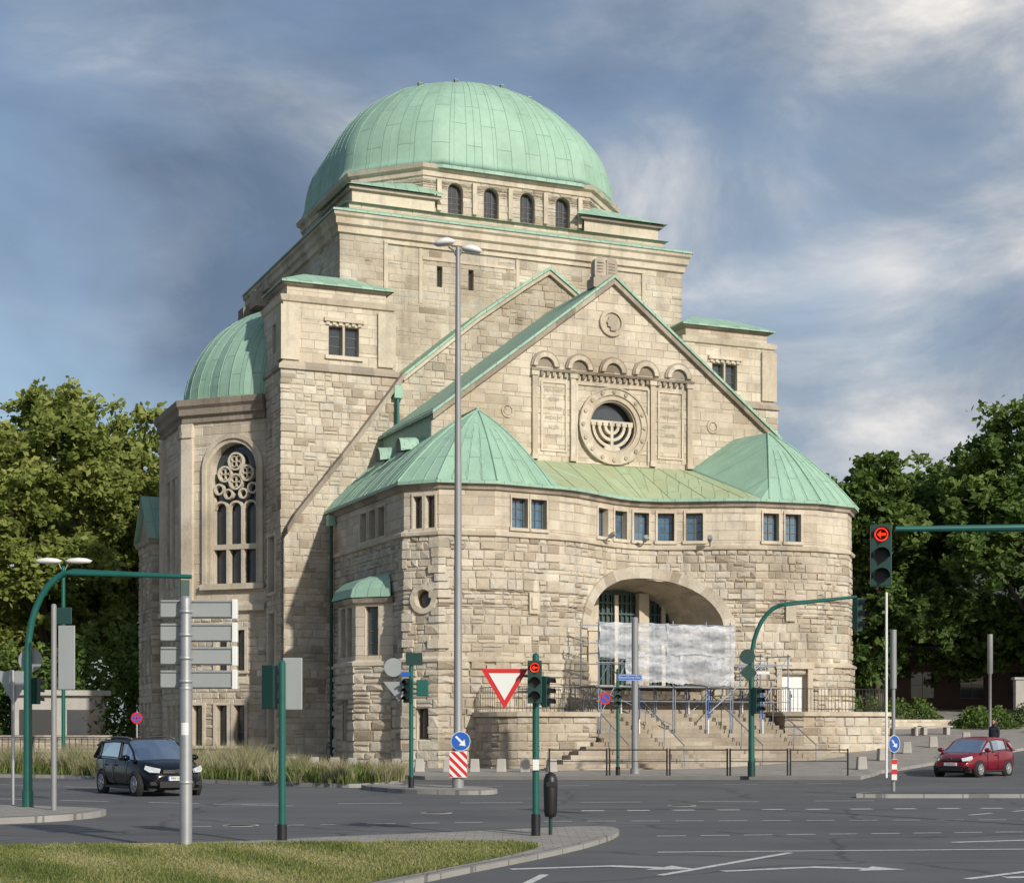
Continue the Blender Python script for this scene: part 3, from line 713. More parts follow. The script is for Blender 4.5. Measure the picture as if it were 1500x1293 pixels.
for (x,y),(p,q) in zip(zip(B.stations(0,B.len),B.stations(0,B.len)[1:]),zip(P3.stations(0,P3.len),P3.stations(0,P3.len)[1:])):
    lg.add([B.at(x,.5,27.72),B.at(y,.5,27.72),P3.at(q,-.05,28.2),P3.at(p,-.05,28.2)],[(0,1,2,3)],'copper')
    lg.add([B.at(x,.5,27.72),B.at(y,.5,27.72),B.at(y,.5,27.62),B.at(x,.5,27.62)],[(0,1,2,3)],'copper')
    lg.add([P3.at(p,.25,28.45),P3.at(q,.25,28.45),P3.at(q,-3.0,29.0),P3.at(p,-3.0,29.0)],[(0,1,2,3)],'copper')
for cxs in(1,-1):
    X=lambda x:x if cxs==1 else 2*C-x
    lg.add([(X(1.1),16.2,29.38),(X(6.6),16.2,29.38),(X(5.5),17.6,30.3),(X(3.2),19.4,30.3),(X(1.1),22.1,29.38)],[(0,1,2,3),(0,3,4)],'copper')
mk(lg,'ledge_roof',SYN)
# ---- dome
dm=MB();NA=96;NZ=22
cen=Vector((C+.12,24.7));
def octr(th,h,k):
    best=1e9
    for a in range(8):
        an=a*pi/4;dd=(h if a%2==0 else k);c_=math.cos(th-an)
        if c_>1e-3: best=min(best,dd/c_)
    return best
kk=(7.7+4.8)/math.sqrt(2)
rws=[]
for i in range(NZ+1):
    ph=i/NZ*pi/2;z=31.12+6.85*math.sin(ph)**1.02;sc_=math.cos(ph)**.80 if i<NZ else 0
    bl=min(1,max(0,(z-33.0)/4.2));bl=bl*bl*(3-2*bl)
    row=[]
    for j in range(NA):
        th=2*pi*j/NA+.0001;ro=min(octr(th,8.0,kk+.15),8.95);rcirc=8.15;r=(ro*(1-bl)+rcirc*bl)*sc_
        if i==0: r+=.16
        row.append(Vector((cen.x+r*math.cos(th),cen.y+r*math.sin(th),z)))
    rws.append(row)
arc=0
for i in range(NZ):
    d_=(rws[i+1][0]-rws[i][0]).length
    for j in range(NA):
        k=(j+1)%NA
        u0,u1=j*.53125,(j+1)*.53125
        dm.add([rws[i][j],rws[i][k],rws[i+1][k],rws[i+1][j]],[(0,1,2,3)],'copperd',sm=True,uv=[[(u0,arc),(u1,arc),(u1,arc+d_),(u0,arc+d_)]])
    arc+=d_
for j in range(0,NA,1):
    k=(j+1)%NA;dz=Vector((0,0,-.18));dm.add([rws[0][j],rws[0][k],rws[0][k]+dz,rws[0][j]+dz],[(0,1,2,3)],'copper')
for j in range(0,NA,2):
    top=NZ-2 if j%8==0 else (NZ-5 if j%4==0 else NZ-9)
    dm.tube([rws[i][j]+Vector((0,0,.01)) for i in range(0,top)],.014,'copper',4,False)
dmo=mk(dm,'dome',SYN)
_b=bmesh.new();_b.from_mesh(dmo.data);bmesh.ops.remove_doubles(_b,verts=_b.verts,dist=.0008);_b.to_mesh(dmo.data);_b.free()
for th in(-2.4,-1.9,-1.35,-.8):
    i_=15;vt=MB();j_=int((th%(2*pi))/(2*pi)*NA);p=rws[i_][j_];vt.box(p.x-.09,p.x+.09,p.y-.09,p.y+.09,p.z-.2,p.z+.1,'frame');vt.box(p.x-.11,p.x+.11,p.y-.11,p.y+.11,p.z+.1,p.z+.13,'copper');mk(vt,'roof_vent',SYN)
# ---- transept
TR=thing('transept','','',parent=SYN)
TP=Path([(-3.39,27.0),(-6.7,23.6),(-6.7,18.3),(-3.39,15)]);tm=MB();to=[]
f2=TP.L[2];wc=f2+2.85
tw=arch(wc,1.3,8.9,14.55,1.3,20);to.append(tw);reveal(tm,TP,tw,.55)
for x in(f2+1.9,f2+2.9):
    for z0,z1 in((4.6,6.6),(.9,2.9)): o=rect(x,x+.62,z0,z1);to.append(o);reveal(tm,TP,o,.3);window(TR,TP,o,.3,1,3);trim(tm,TP,o,.16,.14)
for x in(TP.L[1]+1.2,TP.L[1]+2.5,TP.L[1]+3.8):
    for z0,z1 in((4.6,6.6),(.9,2.9),(9,14.5)): o=rect(x,x+.62,z0,z1);to.append(o);reveal(tm,TP,o,.3);window(TR,TP,o,.3,1,3)
o=rect(f2+.5,f2+1.1,.9,2.9);to.append(o);reveal(tm,TP,o,.3);window(TR,TP,o,.3,1,3);trim(tm,TP,o,.16,.14)
wall(tm,TP,0,7.6,ops=to,h=(.27,.44),w=(.32,.75),d=(.02,.08),ch=.03)
wall(tm,TP,7.6,17.2,ops=to,h=(.4,.52),w=(.55,1.1),d=(.01,.03),blk='ashlar',rough=False,ch=.015)
band(tm,TP,0,TP.len,[(0,7.5),(.25,7.55),(.25,7.8),(.05,7.95),(0,7.95)],'ashlar')
band(tm,TP,0,TP.len,[(0,16.9),(.15,16.95),(.15,17.2),(.32,17.3),(.32,17.6),(.45,17.75),(.45,18.05),(-1.0,18.12)],'dark')
for a in TP.L[1:3]:
    for x0,x1 in((a-.55,a),(a,a+.55)): pbox(tm,TP,x0,x1,7.9,16.9,.0,.2,'ashlar');pbox(tm,TP,x0-.02,x1+.02,16.2,16.5,0,.28,'ashlar')
for r0,r1,d_ in((1.3,1.5,.1),(1.5,1.72,.2)):
    iv=[(wc-r0,8.9)]+[(wc-r0*math.cos(pi*i/16),14.55+r0*math.sin(pi*i/16)) for i in range(17)]+[(wc+r0,8.9)]
    ov=[(wc-r1,8.9)]+[(wc-r1*math.cos(pi*i/16),14.55+r1*math.sin(pi*i/16)) for i in range(17)]+[(wc+r1,8.9)]
    pring(tm,TP,iv,ov,0,d_,'ashlar')
pbox(tm,TP,wc-1.8,wc+1.8,8.6,8.88,0,.3,'ashlar')
tm.add([(-6.9,18.3,18.1),(-3.3,14.8,18.1),(.6,14.8,18.1),(.6,27,18.1),(-3.4,27,18.1),(-6.9,23.6,18.1)],[(0,1,2,3,4,5)],'ashlar')
mk(tm,'wall',TR)
tg=MB();tg.add([TP.at(a,-.5,z) for a,z in tw['out']],[tuple(range(len(tw['out'])))],'glass');two=mk(tg,'window',TR,label='tall arched window with stone rose tracery')
tr=MB();Z=14.35
# cluster of small pierced circles over three lancets
annulus(tr,TP,wc,14.95,.36,.45,-.38,-.13,'ashlar',n=18,tone=1)
for x,z,r in((-.62,14.35,.34),(.62,14.35,.34),(0,13.95,.34),(-.95,13.6,.22),(.95,13.6,.22),(-.42,13.35,.2),(.42,13.35,.2)): annulus(tr,TP,wc+x,z,r-.02,r+.07,-.38,-.13,'ashlar',n=16,tone=1)
for x,z in((0,14.95),(-.62,14.35),(.62,14.35),(0,13.95)):
    for k in range(4):
        th=pi/4+k*pi/2;annulus(tr,TP,wc+x+.17*math.cos(th),z+.17*math.sin(th),.12,.16,-.34,-.18,'ashlar',n=10,tone=.9)
for i in(-1,0,1):
    x=wc+i*.84;top=12.6
    annulus(tr,TP,x,top,.32,.42,-.38,-.15,'ashlar',0,pi,10,1)
for x in(-.42,.42): pbox(tr,TP,wc+x-.08,wc+x+.08,8.9,12.7,-.4,-.1,'ashlar',1)
for x in(-1.26,1.26): pbox(tr,TP,wc+x-.05,wc+x+.05,8.9,13.2,-.4,-.1,'ashlar',1)
pbox(tr,TP,wc-1.3,wc+1.3,10.6,10.85,-.42,-.08,'ashlar',1)
mk(tr,'tracery',two)
td=MB()
Cc=Vector((.57,19.6,18.1));NQ=12;arc=0;NE=24
E=[];ss=[];u=0
for i in range(NE+1):
    th=pi/2+pi*i/NE
    rr_=1+.035*abs(math.cos(4*(th)))
    p=Vector((Cc.x+6.75*math.cos(th)*rr_,Cc.y+5.5*math.sin(th)*rr_,18.1))
    if E:u+=(p-E[-1]).length
    E.append(p);ss.append(u)
def dq(e,k): ph=k/NQ*pi/2;v=e-Cc;return Vector((Cc.x+v.x*math.cos(ph)**.9,Cc.y+v.y*math.cos(ph)**.9,18.15+5.6*math.sin(ph)**1.08)) if k<NQ else Vector((Cc.x,Cc.y,23.75))
for k in range(NQ):
    d_=(dq(E[12],k+1)-dq(E[12],k)).length
    for i in range(len(E)-1):
        td.add([dq(E[i],k),dq(E[i+1],k),dq(E[i+1],k+1),dq(E[i],k+1)],[(0,1,2,3)],'copper',sm=True,uv=[[(ss[i],arc),(ss[i+1],arc),(ss[i+1],arc+d_),(ss[i],arc+d_)]])
    arc+=d_
for i in range(0,len(E)): td.tube([dq(E[i],k) for k in range(0,NQ if i%6==0 else NQ-4)],.022,'copper',4,False)
for i in range(len(E)-1): td.add([E[i]+Vector((0,0,.06)),E[i+1]+Vector((0,0,.06)),E[i+1]-Vector((0,0,.15)),E[i]-Vector((0,0,.15))],[(0,1,2,3)],'copper')
mk(td,'roof',TR)
# ---- annex at the back
AX=thing('annex','','',parent=SYN);am=MB()
AP=Path([(-2,28.6),(-7.0,28.6),(-7.0,25.0),(-3,25.0)]);ao=[]
for x in(5.5,6.6,7.7):
    for z in(1.2,4.6,8.2): o=rect(x,x+.6,z,z+1.9);ao.append(o);reveal(am,AP,o,.3);window(AX,AP,o,.3,1,3)
wall(am,AP,0,11.8,ops=ao,h=(.27,.44),w=(.35,.8),d=(.03,.08));band(am,AP,0,AP.len,[(0,11.6),(.2,11.7),(.25,11.95),(0,12)],'dark')
am.add([(-7.0,25.0,12),(-7.0,28.6,12),(-7.0,26.8,14.1)],[(0,1,2)],'ashlar')
mk(am,'wall',AX);ar=MB();ar.add([(-7.3,24.7,11.9),(-2,24.7,11.9),(-2,26.8,14.4),(-7.3,26.8,14.4),(-7.3,28.9,11.9),(-2,28.9,11.9)],[(0,1,2,3),(3,2,5,4)],'copper');mk(ar,'roof',AX)
for s in(8.0,10.4,13.3,):
    a=PP.proj(s,ct(s));f=MB();p=Vector(PP.at(a,.5,10.15));q=Vector(PP.at(a,.1,9.9))
    f.tube([q,p],.03,'grey',6);f.tube([p,p+(p-q).normalized()*.3+Vector((0,0,-.02))],[.1,.12],'grey',10);mk(f,'security_camera',SYN)
# ---- stairs and terraces
sm=MB();nst=21;ri=3.6/nst
for k in range(nst):
    t0=-5.6+.34*k;z=(k+1)*ri;e=max(0,7-k)*.5
    x0,x1=5.9-e,15.1+e*.9
    x=x0
    while x<x1-.1:
        w_=min(R.uniform(1.4,2.2),x1-x);
        if x1-x-w_<.5:w_=x1-x
        sm.box(x+.004,x+w_-.004,t0,4.3 if k==nst-1 else t0+.6,z-ri+.002 if k else -.1,z+R.uniform(-.004,.004),'stepstone');x+=w_
    if k<nst-1: sm.box(x0+.02,x1-.02,t0+.3,t0+.9,-.1,z-.02,'stepstone')
mk(sm,'staircase',SYN)
def terrace(pts,z,name='terrace_wall'):
    P_=Path(pts);m_=MB();wall(m_,P_,-.1,z-.22,h=(.28,.42),w=(.4,.85),d=(.03,.10),ch=.035)
    band(m_,P_,0,P_.len,[(0,z-.22),(.18,z-.2),(.2,z-.02),(-.5,z),(-.5,z-.2)],'ashlar')
    m_.add([(x,y,z-.05) for x,y in pts],[tuple(range(len(pts)))],'stepstone');mk(m_,name,SYN)
    rl=MB()
    n=int(P_.len/.18)
    for i in range(n):
        a=i*P_.len/n+.05;p=Vector(P_.at(a,-.12,z));rl.box(p.x-.008,p.x+.008,p.y-.008,p.y+.008,z,z+1.0,'black')
    sts=[]
    for x,y in zip(P_.stations(0,P_.len),P_.stations(0,P_.len)[1:]): sts+=[x]
    sts.append(P_.len);rl.tube([P_.at(a,-.12,z+1.0) for a in sts],.018,'black',6);rl.tube([P_.at(a,-.12,z+.12) for a in sts],.012,'black',6)
    mk(rl,'railing',SYN)
cl=[(1.5,-.2),(1.5,-1.7)]+[(3.0-1.5*math.cos(pi/2*i/6),-1.7-1.6*math.sin(pi/2*i/6)) for i in range(1,7)]+[(5.3,-3.3),(5.75,-3.0),(5.75,.2)]
terrace(cl,2.45)
cr=[(15.3,.2),(15.3,-2.4),(15.9,-2.9),(19.6,-2.9)]+[(19.6+1.5*math.sin(pi/2*i/6),-1.4-1.5*math.cos(pi/2*i/6)) for i in range(1,7)]+[(21.1,-.2)]
terrace(cr,2.5)
for s in(6.1,8.6,12.3,14.9):
    h=MB();pts=[(s,-5.4+.34*k*1.0,(k+1)*ri+.9) for k in(0,20)]
    h.tube(pts,.025,'tubes',6)
    for k in(0,5,10,15,20): h.tube([(s,-5.4+.34*k,(k+1)*ri),(s,-5.4+.34*k,(k+1)*ri+.9)],.02,'tubes',6)
    mk(h,'handrail',SYN)
# ================================================================ SCAFFOLD
SC=thing('scaffold','steel tube scaffold wrapped in white plastic sheeting over the entrance steps','scaffold',(-3.035,70,0),math.radians(23.05))
fr=MB()
xs=[6.1,7.9,9.6,11.2,12.4,13.9,15.3]
def gzst(t): k=int((t+5.6)/.34)+1;return max(0,min(3.6,k*ri))
for i,x in enumerate(xs):
    for t in(-2.6,-.9):
        top=6.3 if i<5 else 5.0
        zb=gzst(t) if x<15.2 else 2.45
        fr.tube([(x,t,zb),(x,t,top)],.03,'tubes',6)
        bl=MB();bl.tube([(x+.08,t-.05,zb),(x+.08,t-.05,zb+.6)],.034,'white' if i%2 else 'tubes',6);bl.tube([(x+.08,t-.05,zb+.6),(x+.08,t-.05,3.4)],.028,'blue' if i%2 else 'tubes',6);mk(bl,'prop',SC)
for t in(-2.6,-.9):
    for z in(3.5,4.5,5.4,6.15): fr.tube([(6.0,t,z),(12.6 if z>5 else 15.5,t,z)],.026,'tubes',6)
    fr.tube([(6.1,t,2.2),(7.9,t,5.4)],.022,'tubes',6);fr.tube([(13.9,t,2.6),(15.3,t,4.9)],.022,'tubes',6);fr.tube([(11.2,t,2.3),(13.9,t,4.5)],.022,'tubes',6)
    fr.tube([(7.9,t,4.5),(9.6,t,6.1)],.022,'tubes',6);fr.tube([(6.1,t,3.4),(9.6,t,1.9)],.022,'tubes',6);fr.tube([(6.0,t,2.9),(15.4,t,2.9)],.022,'tubes',6)
for x in xs:
    for z in(3.5,4.9): fr.tube([(x,-2.8,z),(x,-.7,z)],.026,'tubes',6)
mk(fr,'frame',SC)
for t in(-2.5,-2.1,-1.7,-1.3): pk=MB();pk.box(6.0,15.4,t,t+.36,3.52,3.57,'stepstone');mk(pk,'plank',SC)
def sheet(x0,x1,z0,z1,t,seed):
    m_=MB();nx,nz=70,22;rr=random.Random(seed);ph=[rr.uniform(0,6) for _ in range(8)];vs=[]
    for j in range(nz+1):
        for i in range(nx+1):
            u=i/nx;v=j/nz
            cr1=abs(math.sin(u*9+v*3.2+ph[0]));cr2=abs(math.sin(u*5-v*5.5+ph[1]));cr3=abs(math.sin(v*7+u*2.3+ph[6]))
            y=t-.03*cr1-.03*cr2-.05*cr3-.01*math.sin(u*61+v*9+ph[3])-.05*math.sin(u*pi)*math.sin(v*pi)
            zz=z0+(z1-z0)*v+.05*math.sin(u*7+ph[4])*(1-v)-.05*abs(math.sin(u*pi*4))*v+rr.uniform(-.02,.02)*(1-v)
            vs.append((x0+(x1-x0)*u+.03*math.sin(v*7+ph[5]),y,zz))
    m_.add(vs,[(j*(nx+1)+i,j*(nx+1)+i+1,(j+1)*(nx+1)+i+1,(j+1)*(nx+1)+i) for j in range(nz) for i in range(nx)],'sheet',sm=True)
    mk(m_,'plastic_sheet',SC)
sheet(6.05,9.3,4.72,6.2,-2.72,1);sheet(9.2,12.5,4.85,6.15,-2.75,2);sheet(7.3,10.0,3.65,4.9,-2.68,3);sheet(9.8,12.5,3.6,5.0,-2.69,4)
# ================================================================ GROUND
def sst(x,a,b): t=max(0,min(1,(x-a)/(b-a)));return t*t*(3-2*t)
def gz(x,y): return sst(x,6,18)*min(3.2,max(0,y-63)*.06)
def gridmesh(name,xs,ys,zoff,mat,mask=None,kind='structure'):
    m_=MB();vs=[(x,y,gz(x,y)+zoff) for y in ys for x in xs];nx=len(xs)
    m_.add(vs,[(j*nx+i,j*nx+i+1,(j+1)*nx+i+1,(j+1)*nx+i) for j in range(len(ys)-1) for i in range(nx-1)],mat,sm=True)
    return mk(m_,name,kind=kind)
far=[-3000,-800,-300,-150]+list(range(-80,81,4))+[150,300,800,3000]
gridmesh('ground',far,[-300,-50,0,30,50]+list(range(60,130,3))+[200,500,1200,4000],-.03,'field')
gridmesh('road',[-150,-60]+list(range(-40,61,2))+[150],[-40,0,20,40,60]+list(range(62,126,2)),0,'asphalt')
def fl(x):
    if x<-9: return 68+(-9-x)*.05
    if x<-3: return 58+(-3-x)/6*10
    if x<12: return 58
    if x<14: return 58+(x-12)*3
    return 64+(x-14)*1.3
pv=MB();xs_=[-70,-50,-30,-20,-15,-12,-9]+[-8+i for i in range(0,60)]+[60,90]
cols=[[(x,fl(x)+(128-fl(x))*k/24 if fl(x)<120 else fl(x)+k) for k in range(25)] for x in xs_]
for a,b in zip(cols,cols[1:]):
    for k in range(24):
        q=[a[k],b[k],b[k+1],a[k+1]];pv.add([(x,y,gz(x,y)+.12) for x,y in q],[(0,1,2,3)],'pave')
    pv.add([(a[0][0],a[0][1],gz(*a[0])+.125),(b[0][0],b[0][1],gz(*b[0])+.125),(b[0][0],b[0][1]-.002,gz(*b[0])-.02),(a[0][0],a[0][1]-.002,gz(*a[0])-.02)],[(0,1,2,3)],'kerb')
    pv.add([(a[0][0],a[0][1],gz(*a[0])+.126),(b[0][0],b[0][1],gz(*b[0])+.126),(b[0][0],b[0][1]+.2,gz(*b[0])+.126),(a[0][0],a[0][1]+.2,gz(*a[0])+.126)],[(0,1,2,3)],'kerb')
mk(pv,'pavement',kind='structure')
def smoothpoly(pts,it=2):
    for _ in range(it):
        o_=[]
        for i in range(len(pts)):
            a,b=Vector(pts[i]),Vector(pts[(i+1)%len(pts)]);o_+=[tuple(a.lerp(b,.25)),tuple(a.lerp(b,.75))]
        pts=o_
    return pts
def island(name,pts,inner,mat,h=.12,ins=.18):
    pts=smoothpoly(pts)
    m_=MB();m_.prism([(x,y,-.02) for x,y in pts],(0,0,h+.02),'kerb')
    n=len(pts)
    area=sum(pts[i][0]*pts[(i+1)%n][1]-pts[(i+1)%n][0]*pts[i][1] for i in range(n));sg=1 if area>0 else -1
    ip=[]
    for i in range(n):
        a,b,c=Vector(pts[i-1]),Vector(pts[i]),Vector(pts[(i+1)%n]);d1=(b-a).normalized();d2=(c-b).normalized()
        nn=(Vector((-d1.y,d1.x))+Vector((-d2.y,d2.x))).normalized()*sg;ip.append(b+nn*ins)
    m_.add([(p.x,p.y,h+.006) for p in ip],[tuple(range(n))],mat)
    if inner: m_.add([(x,y,h+.012) for x,y in smoothpoly(inner[0])],[tuple(range(len(inner[0])*4))],inner[1])
    return mk(m_,name,kind='structure')
lawnp=[(-14,24.0),(-9,24.45),(-5,24.9),(-2.5,25.2),(-.2,25.5),(.45,25.0),(.35,23.9),(-.45,21.6),(-1.55,18.8),(-3.9,12.6),(-14,12.6)]
island('traffic_island',[(-16,24.3),(-7.5,24.95),(-4.2,25.5),(-2.9,26.8),(-1,27.9),(.7,29.3),(1.5,29.8),(1.9,29.0),(1.6,26.8),(.7,23.8),(-1.2,19.2),(-3.5,12.3),(-16,12.3)],(lawnp,'lawn'),'pave',.07,.12)
island('traffic_island',[(-16,38.2),(-11.2,36.8),(-8.9,35.5),(-8.2,34.6),(-8.4,32.7),(-9.4,31.3),(-13,29.6),(-16,29.3)],None,'pave')
island('traffic_island',[(-4.8,49.9),(-3.2,50.2),(-1.0,48.2),(-.3,46.2),(-.6,45.0),(-1.5,44.9),(-3.2,46)],None,'pave')
island('traffic_island',[(8.7,42.6),(9.0,44.0),(10.2,45.3),(22,47),(22,44)],None,'asphalt',.10,.14)
bed=[(-60,67),(-19.3,62.5),(-10,54.5),(-5.2,50.2),(-4.3,50.4),(-3.3,54),(-4,57.5),(-8.6,66.5),(-12,67.6),(-60,70)]
island('planting_bed',bed,None,'soil')
mkb=MB()
def strip(p,q,w=.12,dash=None,gap=None,z=.005):
    p,q=Vector(p),Vector(q);d=(q-p);Ln=d.length;d.normalize();n=Vector((-d.y,d.x))*w/2;s=0
    while s<Ln:
        e=min(Ln,s+(dash or Ln));a,b=p+d*s,p+d*e
        mkb.add([(a.x-n.x,a.y-n.y,z),(b.x-n.x,b.y-n.y,z),(b.x+n.x,b.y+n.y,z),(a.x+n.x,a.y+n.y,z)],[(0,1,2,3)],'mark')
        s=e+(gap or 1e9)
strip((2.1,24.3),(12,25.4),.12);strip((2.4,27.9),(12,29.6),.11,.5,.25);strip((.6,32.3),(16,33.2),.11,.55,.3);strip((-6,30.5),(-.5,32),.11,.55,.3)
strip((1.8,20.5),(4.0,24.2),.12);strip((.4,20.6),(-.2,17.5),.11)
strip((-7,39.5),(10,41.5),.13,1.5,1.4);strip((-16,44),(-5,38.6),.13,1.5,1.2);strip((-20,56),(-8,47),.12,2,2);strip((-1.5,51.5),(12,54.5),.12,1.2,1.6)
strip((5.4,20.0),(9,23.6),.12);strip((9.4,34.6),(16,42),.12,1,1)
for i in range(9):
    x=5.9+i*.55;strip((x,20.2+i*.42),(x+1.6,20.4+i*.42),.22)
strip((1.5,36.4),(13,37.8),.3,.5,.5)
def arrow(x,y,s=1,rot=0,fl_=1):
    pts=[(-.08,-1.2),(.08,-1.2),(.08,.1),(.55,.55),(.7,.35),(.85,1.0),(.25,.95),(.42,.75),(-.08,.3)]
    mkb.add([(x+(a*fl_*math.cos(rot)-b*math.sin(rot))*s,y+(a*fl_*math.sin(rot)+b*math.cos(rot))*s,.0055) for a,b in pts],[tuple(range(9))],'mark')
arrow(1.1,21.8,1,-1.2);arrow(3.7,21.6,1,-1.1);arrow(8,26.8,1,-1.2)
mk(mkb,'road_marking',kind='structure')
def manhole(x,y,z=0):
    pt=MB();n=20
    pt.lathe([(.34,z-.01),(.34,z+.006),(.29,z+.006),(.29,z+.003)],'conc',Matrix.Translation((x,y,0)),20);pt.add([(x+.29*math.cos(2*pi*i/n),y+.29*math.sin(2*pi*i/n),z+.005) for i in range(n)],[tuple(range(n))],'black')
    for k in(-.15,0,.15): pt.box(x-.2,x+.2,y+k-.02,y+k+.02,z+.005,z+.009,'rubber')
    mk(pt,'manhole_cover',label='round black iron manhole cover set in asphalt road',cat='manhole cover')
manhole(-5,31);manhole(3.9,38.8);manhole(-1.6,35.5)
# ================================================================ GRASS
def blades(name,npts,gen,mat,kind,label=None):
    m_=MB();k=m_.mi(mat)
    V,F,T=[],[],[]
    for _ in range(npts):
        r=gen()
        if r is None: continue
        x,y,z,h,w,lx,ly,t=r;th=R.uniform(0,pi);dx,dy=math.cos(th)*w,math.sin(th)*w;b=len(V)
        V+=[(x-dx,y-dy,z),(x+dx,y+dy,z),(x+lx*.4+dx*.7,y+ly*.4+dy*.7,z+h*.6),(x+lx*.4-dx*.7,y+ly*.4-dy*.7,z+h*.6),(x+lx,y+ly,z+h)]
        F+=[[b,b+1,b+2,b+3],[b+3,b+2,b+4]];T+=[t,t]
    m_.v=V;m_.f=F;m_.m=[k]*len(F);m_.t=T;m_.sm=[False]*len(F)
    return mk(m_,name,kind=kind)
def inpoly(x,y,P_):
    c=False;n=len(P_)
    for i in range(n):
        (x0,y0),(x1,y1)=P_[i],P_[i-1]
        if (y0>y)!=(y1>y) and x<(x1-x0)*(y-y0)/(y1-y0)+x0: c=not c
    return c
lawns=smoothpoly(lawnp)
def gl_():
    y=R.uniform(15.5,25.5);x=R.uniform(-.32*y-.5,.5)
    if not inpoly(x,y,lawns): return None
    pa=math.sin(x*1.3+y*.7+2*math.sin(x*.6))*math.cos(y*1.1+x)+.5*math.sin(x*4.1+1.7*y)
    h=R.uniform(.02,.06)*(1 if pa<.5 else .6);t=min(1,max(0,.5+.35*pa+R.uniform(-.35,.35)))
    return x,y,.08,h,.007,R.uniform(-.03,.03),R.uniform(-.03,.03),t
blades('lawn',95000,gl_,'lawnb','stuff')
cl_=[]
while len(cl_)<240:
    x,y=R.uniform(-34,-3.4),R.uniform(50,69)
    if inpoly(x,y,bed): cl_.append((x,y,R.uniform(.5,1.15) if x<-8.5 else R.uniform(.3,.75),R.random()))
def gt_():
    x,y,h,t=R.choice(cl_);r=R.random()*.24;th=R.uniform(0,2*pi);hh=h*R.uniform(.5,1.15);sp=R.uniform(.25,.65)*hh
    return x+r*math.cos(th),y+r*math.sin(th),.11,hh,.012,sp*math.cos(th),sp*math.sin(th),min(1,max(0,t*.65+R.uniform(-.05,.4)))
blades('ornamental_grass',38000,gt_,'dry','stuff')
def gu_():
    x,y=R.uniform(-34,-3.4),R.uniform(50,69)
    if not inpoly(x,y,bed): return None
    return x,y,.11,R.uniform(.1,.5),.035,R.uniform(-.12,.12),R.uniform(-.12,.12),R.uniform(0,.5)
blades('ground_cover',32000,gu_,'lawnb','stuff')
# ================================================================ TREES
def treemesh(seed,H,rad,z0,mat,nl,lobes=22,leaf=.27,nb=12):
    rr=random.Random(seed);t=MB()
    bend=[(0,0,-.3)]
    for i in range(1,7): bend.append((rr.uniform(-.15,.15)*i*.4,rr.uniform(-.15,.15)*i*.4,H*.75*i/6))
    t.tube(bend,[.42*(1-i*.13)*H/20 for i in range(7)],'bark',9)
    cz=(H+z0)/2;hz=(H-z0)/2
    lob=[]
    for i in range(lobes):
        th=rr.uniform(0,2*pi);ph=-1+2*(i+.5)/lobes+rr.uniform(-.1,.1);q=rr.uniform(.50,.85) if i%4 else rr.uniform(0,.3)
        ph=max(-1,min(1,ph));cr=math.sqrt(1-ph*ph*.8)
        prof_=1.0 if ph<0 else 1-.3*ph
        lob.append(Vector((rad*q*cr*math.cos(th)*prof_,rad*q*cr*math.sin(th)*prof_,cz+hz*.82*ph)))
    for i,l in enumerate(lob):
        if i%2==0:
            zz=max(z0*.7,l.z*.55);t.tube([(bend[3][0]*.5,bend[3][1]*.5,zz),tuple(Vector((l.x*.5,l.y*.5,zz*.45+l.z*.55))),tuple(l)],[.16,.1,.03],'bark',6)
    V,F,T=[],[],[]
    clumps=[]
    for l in lob:
        lr=rad*rr.uniform(.28,.46);lt=rr.uniform(-.14,.14)
        for k in range(30):
            v=Vector((rr.gauss(0,1),rr.gauss(0,1),rr.gauss(0,.8)));v.normalize();v*=lr*rr.uniform(.5,1.08)
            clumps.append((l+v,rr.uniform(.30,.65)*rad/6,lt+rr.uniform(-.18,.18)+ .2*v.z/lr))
    for _ in range(nl):
        c_,r_,tn=rr.choice(clumps)
        v=Vector((rr.gauss(0,.55),rr.gauss(0,.55),rr.gauss(0,.4)))*r_;p=c_+v
        a=Vector((rr.gauss(0,1),rr.gauss(0,1),rr.gauss(0,.6))).normalized();b_=a.cross(Vector((rr.gauss(0,1),rr.gauss(0,1),rr.gauss(0,1)))).normalized()
        s=leaf*rr.uniform(.5,1.2);k=len(V)
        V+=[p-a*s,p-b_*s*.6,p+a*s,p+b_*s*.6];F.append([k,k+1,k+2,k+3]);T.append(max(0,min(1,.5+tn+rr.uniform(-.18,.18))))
    m_=MB();kk_=m_.mi(mat);m_.v=[tuple(v) for v in V];m_.f=F;m_.m=[kk_]*len(F);m_.t=T;m_.sm=[False]*len(F)
    return t,m_
def tree(seed,loc,H,rad,z0,mat,nl,label,**k):
    e=thing('tree',label,'tree',loc,R.uniform(0,6));t,m_=treemesh(seed,H,rad,z0,mat,nl,**k);mk(t,'trunk',e);mk(m_,'crown',e);return e
ll='tall leafy tree with sunlit yellow-green foliage beside the synagogue'
ld='tall dense dark green tree behind the pavement'
T1=tree(3,(-29.5,106,0),23.4,7.0,4.5,'leaf',36000,ll)
T2=tree(5,(-37,101,0),21.5,6.6,3.6,'leaf',32000,ll)
copytree(T1,(-35,120,0),2.0,ll,(1.05,1.05,.98));copytree(T2,(-25.3,112,0),4.0,ll,(.85,.85,1.06));copytree(T2,(-46,112,0),1.0,ll);copytree(T1,(-24.5,126,0),5.0,ll,(.9,.9,.95))
T3=tree(8,(23.5,108,2.4),17.5,5.0,1.5,'leafd',30000,ld)
T4=tree(11,(33,106,2.2),20.6,6.8,2.0,'leafd',36000,ld)
